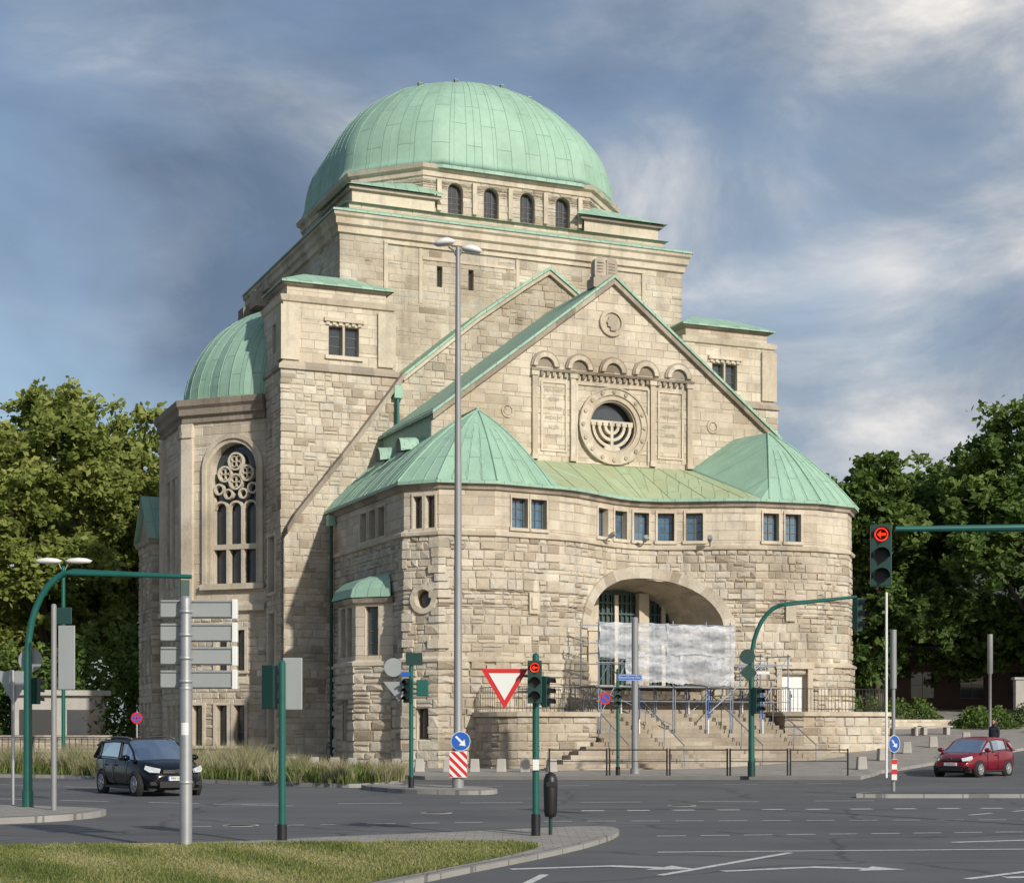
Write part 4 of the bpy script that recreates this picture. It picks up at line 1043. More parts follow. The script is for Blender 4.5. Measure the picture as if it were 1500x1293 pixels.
copytree(T4,(41,118,2.5),2.2,ld,(1.05,1.05,1.08));copytree(T3,(28.8,114,2.6),3.1,ld,(1.15,1.15,.97));copytree(T4,(31,128,2.6),5.1,ld,(1.1,1.1,.95));copytree(T3,(21,126,2.6),1.1,ld,(1.2,1.2,.85))
copytree(T4,(38,98,2.1),4.2,ld,(.8,.8,.72))
def shrub(seed,loc,rx,ry,h,mat,n,label,ls=1):
    rr=random.Random(seed);V,F,T=[],[],[]
    for _ in range(n):
        th=rr.uniform(0,2*pi);q=rr.uniform(.3,1)**.5;z=rr.random();p=Vector((rx*q*math.cos(th)*(1-.5*z*z),ry*q*math.sin(th)*(1-.5*z*z),h*z*(1+.25*math.sin(th*5))))
        a=Vector((rr.gauss(0,1),rr.gauss(0,1),rr.gauss(0,.6))).normalized();b_=a.cross(Vector((rr.gauss(0,1),rr.gauss(0,1),rr.gauss(0,1)))).normalized();s=rr.uniform(.05,.13)*ls;k=len(V)
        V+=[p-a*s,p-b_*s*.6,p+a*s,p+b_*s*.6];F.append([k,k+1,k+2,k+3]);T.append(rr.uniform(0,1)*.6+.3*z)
    m_=MB();kk_=m_.mi(mat);m_.v=[tuple(v) for v in V];m_.f=F;m_.m=[kk_]*len(F);m_.t=T;m_.sm=[False]*len(F)
    return mk(m_,'shrub',loc=loc,label=label,cat='shrub')
for i,(x,y,rx,h) in enumerate(((21.5,92,2.2,1.3),(25.3,90,1.8,1.0),(29,92,2.2,1.1),(17.8,86,1.6,1.6),(33,95,2.4,1.5))):
    shrub(i,(x,y,gz(x,y)+.1),rx,1.2,h,'leafd',2600,'low green shrub in a planter beside the pavement')
for i in range(8):
    shrub(20+i,(-56+i*4.7,99-i*.3,0),3.6,1.6,5.4+.9*(i%3),'leafd',6000,'dark green hedge shrub beneath the trees',1.9)
# ================================================================ BACKGROUND BUILDINGS
hs=thing('brick_house','dark brick house with slate roof half hidden by trees','house',(38,136,2),-.15)
m_=MB();HP=Path([(-9,8),(-9,0),(9,0),(9,8)]);ho=[]
for x in range(5):
    for z in(1.2,4.2): o=rect(9.5+x*3.2,10.9+x*3.2,z,z+1.7);ho.append(o);reveal(m_,HP,o,.2,'brick');window(hs,HP,o,.2,2,2)
wall(m_,HP,0,8,ops=ho,h=(2,2),w=(3,3),d=(0.001,.002),blk='brick',rough=False,ch=.001,gap=0.002);mk(m_,'wall',hs)
m_=MB();m_.add([(-9.6,-.6,7.9),(9.6,-.6,7.9),(9.6,4,14),(-9.6,4,14),(-9.6,8.6,7.9),(9.6,8.6,7.9)],[(0,1,2,3),(3,2,5,4)],'slate');m_.add([(-9,0,8),(-9,8,8),(-9,4,13.8)],[(0,1,2)],'brick');mk(m_,'roof',hs)
bk=thing('brick_building','long low dark brick building behind the trees','building',(29,111,2.3),-.1)
m_=MB();HP=Path([(-7.5,6),(-7.5,0),(7.5,0),(7.5,6)]);ho=[]
for x in range(4): o=rect(7.6+x*3.2,9.2+x*3.2,1.4,3.2);ho.append(o);reveal(m_,HP,o,.2,'brick');window(bk,HP,o,.2,2,2)
wall(m_,HP,0,4.6,ops=ho,h=(2,2),w=(3,3),d=(0.001,.002),blk='brick',rough=False,ch=.001,gap=0.002);mk(m_,'wall',bk)
m_=MB();m_.box(-7.8,7.8,-.3,6.3,4.6,4.85,'slate');mk(m_,'roof',bk)
gw=MB();GP=Path([(16.8,88.5),(33,93.5)]);wall(gw,GP,gz(17,88)-.3,gz(17,88)+.75,h=(.25,.3),w=(.5,.9),d=(.01,.03),blk='ashlar',rough=False);
mk(gw,'garden_wall',label='low pale stone planter wall beside the pavement',cat='wall')
gw=MB();gw.box(0,14,0,.4,-.5,2.6,'conc');gw.box(-.1,14.1,-.08,.48,2.6,2.75,'conc');mk(gw,'retaining_wall',loc=(29.6,99,2),rotz=.1,bevel=.02,label='pale concrete retaining wall with a flat coping',cat='wall')
for x,y,r in ((19.5,84,.9),(21.3,84.8,.9),(27.5,86.5,.9)):
    b=MB();b.box(-.9,.9,-.2,.2,.38,.46,'conc');b.box(-.75,-.55,-.18,.18,0,.38,'conc');b.box(.55,.75,-.18,.18,0,.38,'conc');mk(b,'stone_bench',loc=(x,y,gz(x,y)+.12),rotz=.3,bevel=.01,label='pale stone bench on the sloping pavement',cat='bench',group='stone benches along the slope')
lb=thing('concrete_pavilion','low concrete building with dark openings under trees','building',(-25.5,95,0),.35)
m_=MB();m_.box(-2.5,2.5,0,4,0,3.6,'conc');m_.box(-2.8,2.8,-.3,4.3,3.6,3.9,'conc');m_.box(-2.2,-.2,-.04,0,0.2,2.8,'black');m_.box(.4,2.1,-.04,0,.9,2.8,'glass');mk(m_,'wall',lb)
fw_=MB();WP=Path([(-60,84),(-20,84)]);wall(fw_,WP,0,1.25,h=(.3,.4),w=(.6,1.1),d=(.02,.05),blk='dark');band(fw_,WP,0,WP.len,[(0,1.2),(.1,1.22),(.1,1.4),(-.35,1.42)],'dark');mk(fw_,'boundary_wall',label='low weathered stone boundary wall beside the street',cat='wall')
fn=MB()
for i in range(70):
    x=-40+i*.3;fn.box(x-.015,x+.015,82.6,82.63,0,1.3,'black')
for z in(.15,1.28): fn.box(-40,-19,82.58,82.65,z,z+.05,'black')
mk(fn,'metal_fence',label='dark metal railing fence in front of stone wall',cat='fence')
# ================================================================ BOLLARDS, RAILS
bmesh_b=MB();bmesh_b.hexa([(-.19,-.19,0),(.19,-.19,0),(.19,.19,0),(-.19,.19,0),(-.16,-.16,.5),(.16,-.16,.5),(.16,.16,.5),(-.16,.16,.5)],'conc')
b0_=mk(bmesh_b,'stone_bollard',loc=(-11.5,70.6,.12),bevel=.03,label='squat pale stone bollard on the pavement edge',cat='bollard',group='stone bollards along the pavement')
pos=[(-10.2,69.4),(-9.0,68.8),(-7.9,67.5),(-7.0,66.6),(-6.2,65.6),(-5.3,64.8),(-4.4,64.0),(-3.5,63.6),(-2.4,63.4),(-1.4,63.4),(-.4,63.4),(.5,63.5),(1.5,63.6),(13.4,64.6),(15.2,69.2),(17.0,72.5),(19,76),(21.3,79)]
for x,y in pos:
    o=b0_.copy();COL.objects.link(o);o.location=(x,y,gz(x,y)+.12);o.rotation_euler[2]=R.uniform(-.2,.2)
r0=MB()
r0.tube([(0,0,0),(0,0,.95)],.03,'black',8);r0.tube([(2.0,0,0),(2.0,0,.95)],.03,'black',8);r0.tube([(0,0,.9),(2.0,0,.9)],.022,'black',8);r0.tube([(0,0,.5),(2.0,0,.5)],.014,'black',8)
ro=mk(r0,'guard_rail',loc=(1.3,58.7,.12),label='black metal guard rail on the pavement kerb',cat='railing',group='guard rails along the kerb')
for x in (3.4,5.5,7.6,9.7):
    o=ro.copy();COL.objects.link(o);o.location=(x,58.7,.12)
# ================================================================ STREET FURNITURE
def signal(parent,loc,rot,s=1,lit=None,n=3,mat='gbox',hood=True):
    h=MB();H=.30*s;tot=H*n
    Mx=Matrix.Translation(loc)@Matrix.Rotation(rot,4,'Z')
    def tv(vs): return [tuple(Mx@Vector(v)) for v in vs]
    def bx(x0,x1,y0,y1,z0,z1,m): 
        h.hexa(tv([(x0,y0,z0),(x1,y0,z0),(x1,y1,z0),(x0,y1,z0),(x0,y0,z1),(x1,y0,z1),(x1,y1,z1),(x0,y1,z1)]),m)
    bx(-.15*s,.15*s,0,.16*s,-tot/2,tot/2,mat)
    for i in range(n):
        z=tot/2-H*(i+.5)
        k=12;vs=[];r=.115*s
        for j in range(k+1):
            th=-.25+ (pi+.5)*j/k;vs+=[(r*math.cos(th),0,z+r*math.sin(th)),(r*math.cos(th),-.2*s,z+r*math.sin(th)-.02*s)]
        h.add(tv(vs),[(2*j,2*j+1,2*j+3,2*j+2) for j in range(k)],'black')
    ho=mk(h,'signal_head',parent,bevel=.008)
    for i in range(n):
        l=MB();z=tot/2-H*(i+.5);on=(lit==i);r=.105*s
        l.add(tv([(r*math.cos(2*pi*j/20),-.012,z+r*math.sin(2*pi*j/20)) for j in range(20)]),[tuple(range(20))],'black')
        if on:
            R1=.1*s;ra=[(R1*math.cos(2*pi*j/24),-.02,z+R1*math.sin(2*pi*j/24)) for j in range(24)]+[(R1*.8*math.cos(2*pi*j/24),-.02,z+R1*.8*math.sin(2*pi*j/24)) for j in range(24)]
            l.add(tv(ra),[(j,(j+1)%24,24+(j+1)%24,24+j) for j in range(24)],'redlit')
            q=.062*s;l.add(tv([(x*q,-.022,z+y*q) for x,y in((-1,0),(-.1,.9),(-.1,.3),(1,.3),(1,-.3),(-.1,-.3),(-.1,-.9))]),[(0,1,2,3,4,5,6)],'redlit')
        mk(l,'lens',ho)
    return ho
def pole(parent,h,r,m='green',base=None,top=None):
    p=MB();p.tube([(0,0,0),(0,0,h*.5),(0,0,h)],[r,r,r*(top or 1)],m,14)
    if base: p.tube([(0,0,0),(0,0,base[1])],base[0],base[2] if len(base)>2 else m,14)
    p.lathe([(r,h),(r*.7,h+.03),(0,h+.04)],m,n=14)
    return mk(p,'pole',parent)
SL=thing('street_lamp','tall grey twin-head street lamp on a traffic island','street lamp',(-1.5,46.8,.12))
p=MB();p.tube([(0,0,0),(0,0,1.1),(0,0,1.25),(0,0,8),(0,0,15.0)],[.16,.16,.12,.10,.065],'grey',16)
p.box(-.07,.07,-.17,-.12,.45,.95,'alu');mk(p,'pole',SL)
for sg in(-1,1):
    h=MB();h.tube([(0,0,14.7),(sg*.12,-.05*sg,14.95),(sg*.25,0,15.02)],.04,'grey',8)
    h.lathe([(0,.12),(.16,.1),(.3,.02),(.32,-.03),(.25,-.08),(0,-.1)],'swhite',Matrix.Translation((sg*.38,0,15.15 if sg<0 else 14.95))@Matrix.Rotation(sg*.15,4,'Y')@Matrix.Diagonal((.95,.6,1,1)),20);mk(h,'lamp_head',SL)
d=MB();n=28
d.prism([(.08+.27*math.cos(2*pi*i/n),-.2,1.3+.27*math.sin(2*pi*i/n)) for i in range(n)],(0,.02,0),'swhite')
d.prism([(.08+.255*math.cos(2*pi*i/n),-.204,1.3+.255*math.sin(2*pi*i/n)) for i in range(n)],(0,-.004,0),'blue')
def arr(d,x,y,z,s,ang):
    pts=[(-1,-.16),(.2,-.16),(.2,-.6),(1,0),(.2,.6),(.2,.16),(-1,.16)];c_,s_=math.cos(ang),math.sin(ang)
    d.add([(x+(a*c_-b*s_)*s,y,z+(a*s_+b*c_)*s) for a,b in pts],[tuple(range(7))],'swhite')
arr(d,.08,-.215,1.3,.19,-pi/4);mk(d,'direction_sign',SL)
st_=MB();x0,x1,z0,z1=-.23,.26,.3,1.02;st_.box(x0,x1,-.22,-.2,z0,z1,'swhite')
def clip(pts,lo,hi):
    for lim_,sgn in((lo,1),(hi,-1)):
        out=[]
        for q in range(len(pts)):
            a,b=pts[q-1],pts[q];ia=(a[1]-lim_)*sgn>=0;ib=(b[1]-lim_)*sgn>=0
            if ia!=ib: f=(lim_-a[1])/(b[1]-a[1]);out.append((a[0]+(b[0]-a[0])*f,lim_))
            if ib: out.append(b)
        pts=out
        if not pts: return []
    return pts
for i in range(-2,4):
    zz=z0+i*.24
    cpt=clip([(x0,zz+.49),(x1,zz),(x1,zz+.12),(x0,zz+.61)],z0+.01,z1-.01)
    if len(cpt)>2: st_.add([(a,-.224,b) for a,b in cpt],[tuple(range(len(cpt)))],'red')
mk(st_,'striped_panel',SL)
FL=thing('street_lamp','green double-headed street lamp behind planting bed','street lamp',(-21.3,80,.12))
pole(FL,9.3,.09,'green')
for sg in(-1,1):
    h=MB();h.tube([(0,0,9.0),(sg*.25,0,9.5)],.03,'grey',6);h.lathe([(0,.14),(.35,.1),(.6,.0),(.5,-.12),(0,-.16)],'swhite',Matrix.Translation((sg*.72,0,9.6))@Matrix.Diagonal((1.1,.5,1,1)),18);mk(h,'lamp_head',FL)
TL=thing('traffic_light','green traffic light with give-way sign and lit red arrow','traffic light',(.38,26.9,.07))
pole(TL,2.88,.055,'green',(.075,.35,'black'))
signal(TL,(-.02,-.24,2.45),0,.75,lit=0);signal(TL,(.2,0.02,2.3),1.2,.55)
br_=MB();br_.tube([(0,0,2.55),(-.2,-.08,2.55)],.02,'green',6);br_.tube([(0,0,2.1),(.1,.02,2.1)],.02,'green',6);br_.tube([(0,0,2.3),(-.4,-.02,2.3)],.02,'galv',6);mk(br_,'bracket',TL)
yw=MB();w_=.37
yw.prism([(-.5-w_,-.05,2.66),(-.5+w_,-.05,2.66),(-.5,-.05,2.03)],(0,.02,0),'red')
cz_=2.45;yw.add([(-.5+(x)*.68,-.056,cz_+(z-cz_)*.68) for x,z in((-w_,2.66),(w_,2.66),(0,2.03))],[(0,1,2)],'swhite')
mk(yw,'give_way_sign',TL,bevel=.004)
pb=MB();pb.box(-.05,.05,-.09,-.05,1.05,1.22,'swhite');mk(pb,'push_button',TL)
LB=thing('litter_bin','dark grey rounded litter bin hung beside a traffic light pole','litter bin',(.62,27.1,.07))
b=MB();b.lathe([(0,.28),(.09,.3),(.105,.36),(.115,.78),(.11,.9),(.08,.98),(0,1.02)],'black',n=18);mk(b,'bin_body',LB)
b=MB();b.box(-.07,.07,-.125,-.1,.78,.86,'rubber');mk(b,'bin_opening',LB);b=MB();b.tube([(0,.02,0),(0,.02,.3)],.03,'gbox',8);mk(b,'bin_post',LB)
GP_=thing('traffic_light','green pole with signal housing and pale sign backs','traffic light',(-3.52,25.8,.07))
pole(GP_,2.72,.055,'green',(.075,.25,'black'))
b=MB();b.box(.0,.3,.06,.1,2.0,2.8,'alu');mk(b,'sign_back',GP_,bevel=.01)
signal(GP_,(-.18,.2,2.35),2.6,.75)
BG=thing('direction_sign','thick galvanised post carrying stacked direction signs seen from behind','road sign',(-4.78,24.7,.07))
p=MB();p.tube([(0,0,0),(0,0,2.3)],.09,'galv',18);p.tube([(0,0,2.3),(0,0,3.62)],.08,'galv',18);p.lathe([(.095,2.28),(.1,2.3),(.095,2.32)],'galv',n=18)
for z in(.9,2.38,2.72,3.06,3.4): p.lathe([(.09,z),(.10,z+.01),(.10,z+.04),(.09,z+.05)],'galv',n=18)
p.lathe([(.08,3.62),(.06,3.65),(0,3.66)],'galv',n=18)
p.add([(.0912*math.cos(-pi/2-.6+1.2*i/4),.0912*math.sin(-pi/2-.6+1.2*i/4),z) for z in(1.62,1.8) for i in range(5)],[(i,i+1,i+6,i+5) for i in range(4)],'swhite');mk(p,'pole',BG)
for i in range(4):
    z=2.3+i*.345;b=MB();b.box(-.40,.72,.11,.17,z,z+.27,'alu')
    for q in(z+.015,z+.235): b.box(-.39,.71,.085,.11,q,q+.02,'galv')
    b.box(.66,.74,.07,.18,z-.01,z+.28,'swhite');mk(b,'sign_panel',BG,bevel=.012)
MA=thing('traffic_light','green curved mast arm traffic light on traffic island','traffic light',(-10.2,35.5,.12))
p=MB();pts=[(0,0,0),(0,0,3.2)]+[(.95*(1-math.cos(pi/2*i/8)),0,3.2+1.75*math.sin(pi/2*i/8)) for i in range(1,9)]+[(3.45,0,4.85)]
p.tube(pts,[.1,.085]+[.07]*8+[.045],'green',12);p.tube([(0,0,0),(0,0,.35)],.12,'green',12);mk(p,'mast',MA)
signal(MA,(3.3,.0,4.5),pi+.3,.62)
signal(MA,(.18,.1,2.45),pi-.6,.62)
rs=MB();rs.tube([(0,0,2.95),(-.1,.05,2.95)],.02,'galv',6);rs.prism([(.02+.25*math.cos(2*pi*i/24),.1,3.1+.25*math.sin(2*pi*i/24)) for i in range(24)],(0,.02,0),'alu');mk(rs,'sign_back',MA)
GR=thing('road_sign','grey post with tall rectangular sign backs','road sign',(-9.3,34.2,.12))
pole(GR,4.15,.055,'grey');b=MB();b.box(.08,.42,.02,.06,2.45,3.75,'alu');b.box(.0,.34,.07,.1,3.78,4.12,'gbox');mk(b,'sign_back',GR,bevel=.01)
TS=thing('road_sign','grey triangular sign back on a thin post','road sign',(-10.9,36.8,.12));pole(TS,2.9,.035,'galv');b=MB();b.prism([(-.4,.05,2.9),(.4,.05,2.9),(0,.05,2.2)],(0,.02,0),'alu');mk(b,'sign_back',TS,bevel=.01)
NS_=thing('road_sign','small round blue and red no stopping sign on post','road sign',(-12.8,57.5,.12));pole(NS_,2.2,.03,'galv');b=MB();n=24
b.prism([(.2*math.cos(2*pi*i/n),-.04,2.0+.2*math.sin(2*pi*i/n)) for i in range(n)],(0,.02,0),'red');b.add([(.15*math.cos(2*pi*i/n),-.045,2.0+.15*math.sin(2*pi*i/n)) for i in range(n)],[tuple(range(n))],'blue')
for s_ in(1,-1): b.add([(-.12,-.05,2-.10*s_),(-.09,-.05,2-.13*s_),(.12,-.05,2+.10*s_),(.09,-.05,2+.13*s_)],[(0,1,2,3)],'red')
mk(b,'sign_plate',NS_)
P6=thing('traffic_light','green traffic light pole with boxes and sign backs','traffic light',(-2.8,46.8,.12))
pole(P6,3.7,.06,'green',(.08,.3,'black'));signal(P6,(-.12,-.15,2.7),-.5,.75)
b=MB();b.box(.15,.48,-.1,.12,2.55,3.0,'green');mk(b,'control_box',P6,bevel=.02)
b=MB();n=22;b.prism([(-.5+.26*math.cos(2*pi*i/n),.1,3.35+.26*math.sin(2*pi*i/n)) for i in range(n)],(0,.02,0),'alu');b.prism([(-.78,.08,2.95),(-.2,.08,2.95),(-.34,.08,2.4)],(0,.02,0),'alu');b.box(-.28,-.02,-.09,-.07,3.1,3.22,'blue');b.box(-.15,.32,-.1,-.08,3.4,3.75,'gbox');mk(b,'sign_back',P6)
P9=thing('traffic_light','green pedestrian crossing traffic light with street name sign','traffic light',(3.72,59.2,.12))
pole(P9,3.7,.06,'green',(.08,.3,'black'));signal(P9,(-.02,-.18,2.75),.1,.78)
b=MB();b.box(-.05,.85,-.05,-.02,3.32,3.55,'blue');b.box(-.03,.83,-.054,-.05,3.34,3.53,'swhite');b.box(-.015,.815,-.057,-.054,3.355,3.515,'blue')
addtext(b,'Edmund-Körner-Platz',.115,(.4,-.062,3.435),(.75,0,0),(0,0,1),'swhite');mk(b,'street_name_sign',P9)
b=MB();n=24;b.prism([(-.45+.22*math.cos(2*pi*i/n),-.04,2.7+.22*math.sin(2*pi*i/n)) for i in range(n)],(0,.02,0),'red');b.add([(-.45+.165*math.cos(2*pi*i/n),-.045,2.7+.165*math.sin(2*pi*i/n)) for i in range(n)],[tuple(range(n))],'blue')
b.add([(-.6,-.05,2.82),(-.56,-.05,2.86),(-.3,-.05,2.58),(-.34,-.05,2.54)],[(0,1,2,3)],'red');b.tube([(0,0,2.7),(-.45,0,2.7)],.02,'galv',6);mk(b,'no_stopping_sign',P9)
G9=thing('lamp_post','plain thick grey steel post on the pavement','post',(4.45,61,.12));p=MB();p.tube([(0,0,0),(0,0,5.6)],.12,'grey',16);p.lathe([(.12,5.6),(.1,5.66),(0,5.68)],'grey',n=16);p.tube([(0,0,0),(0,0,.2)],.17,'grey',14);mk(p,'pole',G9)
M1=thing('traffic_light','green curved mast arm traffic light before the entrance steps','traffic light',(8.2,57.7,.12))
p=MB();pts=[(0,0,0),(0,0,3.9)]+[(1.2*(1-math.cos(pi/2*i/8)),0,3.9+2.0*math.sin(pi/2*i/8)) for i in range(1,9)]+[(3.6,0,6.15)]
p.tube(pts,[.11,.095]+[.075]*8+[.05],'green',12);p.tube([(0,0,0),(0,0,.5)],.13,'gbox',12);mk(p,'mast',M1)
signal(M1,(3.72,.0,5.55),.9,1.25);signal(M1,(.22,-.15,2.6),.9,1.0)
b=MB();n=24;b.prism([(-.15+.26*math.cos(2*pi*i/n),-.12,4.1+.26*math.sin(2*pi*i/n)) for i in range(n)],(0,.02,0),'gbox');q=.3;b.prism([(-.12,-.12,3.55+q),(-.12+q,-.12,3.55),(-.12,-.12,3.55-q),(-.12-q,-.12,3.55)],(0,.02,0),'gbox');b.box(.15,.6,-.12,-.1,3.5,3.6,'swhite');mk(b,'sign_back',M1)
MR=thing('traffic_light','green mast arm with large signal showing red arrow','traffic light',(11.52,28.2,.0))
p=MB();p.tube([(0,0,0),(0,0,4.3)]+[(-1.0*(1-math.cos(pi/2*i/8)),0,4.3+.85*math.sin(pi/2*i/8)) for i in range(1,9)]+[(-5.1,0,5.12)],[.11,.1]+[.08]*8+[.045],'green',12);mk(p,'mast',MR)
signal(MR,(-5.35,-.05,4.68),-.15,1.14,lit=0)
b=MB();b.tube([(-5.25,0,5.12),(-5.25,.05,4.4)],.03,'gbox',8);mk(b,'bracket',MR)
WP_=thing('sign_post','slim white post beside the pavement','post',(13.4,60.3,gz(13.4,60.3)));p=MB();p.tube([(0,0,0),(0,0,6.6)],.045,'swhite',10);p.lathe([(.045,6.6),(.03,6.63),(0,6.64)],'swhite',n=10);mk(p,'pole',WP_)
AR=thing('road_sign','grey post with round blue arrow sign on island','road sign',(10.05,44.4,.12))
p=MB();p.tube([(0,0,0),(0,0,4.2)],.05,'grey',12);p.tube([(0,0,2.7),(0,0,4.25)],.085,'grey',12);mk(p,'pole',AR)
b=MB();n=24;r_=.2;b.prism([(r_*math.cos(2*pi*i/n)*.75,-.12,1.25+r_*1.15*math.sin(2*pi*i/n)) for i in range(n)],(0,.02,0),'swhite');b.add([(r_*.92*math.cos(2*pi*i/n)*.75,-.125,1.25+r_*1.06*math.sin(2*pi*i/n)) for i in range(n)],[tuple(range(n))],'blue');arr(b,0,-.13,1.25,.12,-pi/4*1.3);b.box(-.07,.07,-.12,-.1,.3,.85,'swhite');b.box(-.07,.07,-.124,-.12,.45,.58,'red');b.box(-.07,.07,-.124,-.12,.72,.84,'red');mk(b,'direction_sign',AR)
LC=thing('lamp_post','grey light column on the sloping pavement','post',(22.7,80,gz(22.7,80)+.1));p=MB();p.tube([(0,0,0),(0,0,3.2),(0,0,3.25),(0,0,5.1)],[.07,.07,.13,.13],'grey',12);mk(p,'pole',LC)
# ================================================================ CARS
def car(name,label,loc,rot,Ln,W,H,paint,kind,plate):
    E_=thing(name,label,'car',loc,rot);hl=Ln/2;w=W/2
    if kind=='van': 
        st_=[(-1,.80,.34,.80),(-.965,.90,.26,1.0),(-.80,.985,.20,1.02),(-.4,1,.18,1.0),(0,1,.18,.98),(.35,1,.18,.96),(.56,.985,.18,.94),(.72,.95,.2,.88),(.86,.88,.22,.79),(.95,.76,.26,.68),(1,.62,.30,.52)]
        gh=[(-.975,1.02,1.06,.86),(-.93,1.02,1.40,.80),(-.75,1.01,H-.03,.78),(-.35,1.0,H,.78),(.0,.98,H-.01,.78),(.18,.97,H-.05,.76),(.38,.95,1.27,.80),(.58,.93,.96,.86)]
    else:
        st_=[(-1,.78,.36,.78),(-.95,.90,.26,.95),(-.75,.99,.2,1.0),(-.4,1,.18,.97),(0,1,.18,.92),(.35,1,.18,.90),(.52,.98,.18,.89),(.70,.94,.2,.82),(.85,.87,.22,.72),(.95,.76,.26,.62),(1,.60,.32,.50)]
        gh=[(-.955,.95,1.0,.84),(-.84,.98,1.36,.76),(-.6,.99,H-.03,.74),(-.25,.97,H,.74),(.02,.93,H-.03,.73),(.16,.91,H-.11,.75),(.36,.9,1.12,.80),(.55,.89,.90,.86)]
    b=MB();secs=[]
    for x,wf,zb,zt in st_:
        ww=w*wf;zm=zb+(zt-zb)*.45
        half=[(0,zb),(ww*.80,zb),(ww*.96,zb+.07),(ww,zm-.02),(ww*.995,zm+.1),(ww*.965,zt-.09),(ww*.90,zt),(ww*.5,zt+.025),(0,zt+.03)]
        secs.append([(x*hl,-y,z) for y,z in half]+[(x*hl,y,z) for y,z in half[-2:0:-1]])
    n=len(secs[0])
    for a,c in zip(secs,secs[1:]): b.add(a+c,[(i,(i+1)%n,n+(i+1)%n,n+i) for i in range(n)],paint,sm=True)
    b.add(secs[0],[tuple(range(n))],paint);b.add(secs[-1],[tuple(range(n))],paint)
    body=mk(b,'body',E_)
    bm=bmesh.new();bm.from_mesh(body.data);bmesh.ops.remove_doubles(bm,verts=bm.verts,dist=.0005);bmesh.ops.recalc_face_normals(bm,faces=bm.faces);bm.to_mesh(body.data);bm.free()
    r=MB();g_=MB();sec=[]
    for x,zb,zr,wr in gh:
        wb=w*.93
        half=[(wb,zb-.03),(w*wr+.03,zr-.09 if zr-zb>.2 else zb+(zr-zb)*.6),(w*wr-.06,zr-.02),(w*.35,zr+.0),(0,zr+.005)]
        sec.append([(x*hl,-y,z) for y,z in half]+[(x*hl,y,z) for y,z in half[-2::-1]])
    m=len(sec[0])
    for i,(a,c) in enumerate(zip(sec,sec[1:])):
        for k in range(m-1):
            isroof=k in(1,2,3,4,5,6) and 2<=i<=4
            side=k in(0,m-2)
            tgt=g_ if (side or not isroof) else r
            if i==0 and not side: tgt=r
            tgt.add([a[k],a[k+1],c[k+1],c[k]],[(0,1,2,3)],'cglass' if tgt is g_ else paint,sm=tgt is r)
    mk(r,'roof',E_);mk(g_,'window_glass',E_)
    pl=MB()
    def P3_(i,k,s): v=sec[i][k if s<0 else m-1-k];return Vector(v)
    for s in(-1,1):
        for i0,i1 in((7,6),(6,5)): pl.tube([P3_(i0,0 if i0==7 else 1,s),P3_(i1,1,s)],.035,paint,6)
        for i in(4,2): pl.tube([P3_(i,0,s),P3_(i,1,s)],.05,'black',6)
        pl.tube([P3_(1,0,s),P3_(2,1,s)],.06,paint,6)
        pl.tube([P3_(i,1,s) for i in(1,2,3,4,5)],.035,paint,6)
        pl.tube([P3_(i,0,s)+Vector((0,0,.03)) for i in range(0,8)],.018,'black',6)
        if kind=='van': pl.tube([P3_(i,2,s)+Vector((0,0,.05)) for i in(2,3,4,5)],.016,'grey',6)
    mk(pl,'pillar',E_)
    it=MB()
    for x,y in((.12,-.38),(.12,.38),(-.45,-.38),(-.45,.38)): it.box(x*hl-.25,x*hl+.2,y*w-.24,y*w+.24,.45,.62,'fabricd');it.box(x*hl-.32,x*hl-.18,y*w-.22,y*w+.22,.5,1.12,'fabricd');it.box(x*hl-.3,x*hl-.2,y*w-.12,y*w+.12,1.14,1.3,'fabricd')
    it.box(.32*hl,.5*hl,-w*.85,w*.85,.6,.90,'fabricd');mk(it,'seat',E_,bevel=.03)
    wr=.31 if kind=='van' else .285
    for x in(-.60,.62):
        for s in(-1,1):
            Mx=Matrix.Translation((x*hl,s*(w-.11),wr))@Matrix.Rotation(-s*pi/2,4,'X')
            ar_=MB();ar_.lathe([(wr*1.2,.0),(wr*1.2,.118),(0,.118)],'rubber',Mx,24);mk(ar_,'wheel_arch',E_)
            we=thing('wheel','','',parent=E_)
            t=MB();t.lathe([(wr*.68,.0),(wr*.9,-.02),(wr,.01),(wr,.11),(wr*.93,.135),(wr*.68,.13)],'rubber',Mx,28);mk(t,'tyre',we)
            q=MB();q.lathe([(wr*.68,.13),(wr*.64,.135),(wr*.62,.122),(0,.121)],'rubber',Mx,28)
            for k in range(7):
                a=2*pi*k/7;ca,sa=math.cos(a),math.sin(a);pts=[(.04,-.03),(wr*.64,-.045),(wr*.64,.045),(.04,.03)]
                q.prism([Mx@Vector((u*ca-v*sa,u*sa+v*ca,.128)) for u,v in pts],(Mx.to_3x3()@Vector((0,0,.012))),'galv')
            q.lathe([(wr*.68,.128),(wr*.70,.14),(wr*.63,.142),(wr*.62,.12)],'galv',Mx,28);q.lathe([(.06,.12),(.055,.15),(0,.152)],'galv',Mx,12);mk(q,'rim',we)
    f=MB();F=hl
    for s in(-1,1):
        hh=MB();z0=.66 if kind=='van' else .62
        Q=[(F*.985,s*w*.56,z0-.04),(F*.93,s*w*.80,z0-.03),(F*.86,s*w*.90,z0+.05),(F*.855,s*w*.86,z0+.13),(F*.93,s*w*.72,z0+.10),(F*.985,s*w*.52,z0+.05)]
        hh.prism(Q,(.04,s*.02,.015),'lens');mk(hh,'headlight',E_,bevel=.008)
        mm=MB();mm.lathe([(0,-.1),(.09,-.06),(.1,.04),(0,.07)],paint,Matrix.Translation((.42*hl,s*(w+.1),1.0 if kind=='van' else .98))@Matrix.Rotation(pi/2,4,'Y')@Matrix.Diagonal((.8,1.2,.8,1)),12);mk(mm,'mirror',E_)
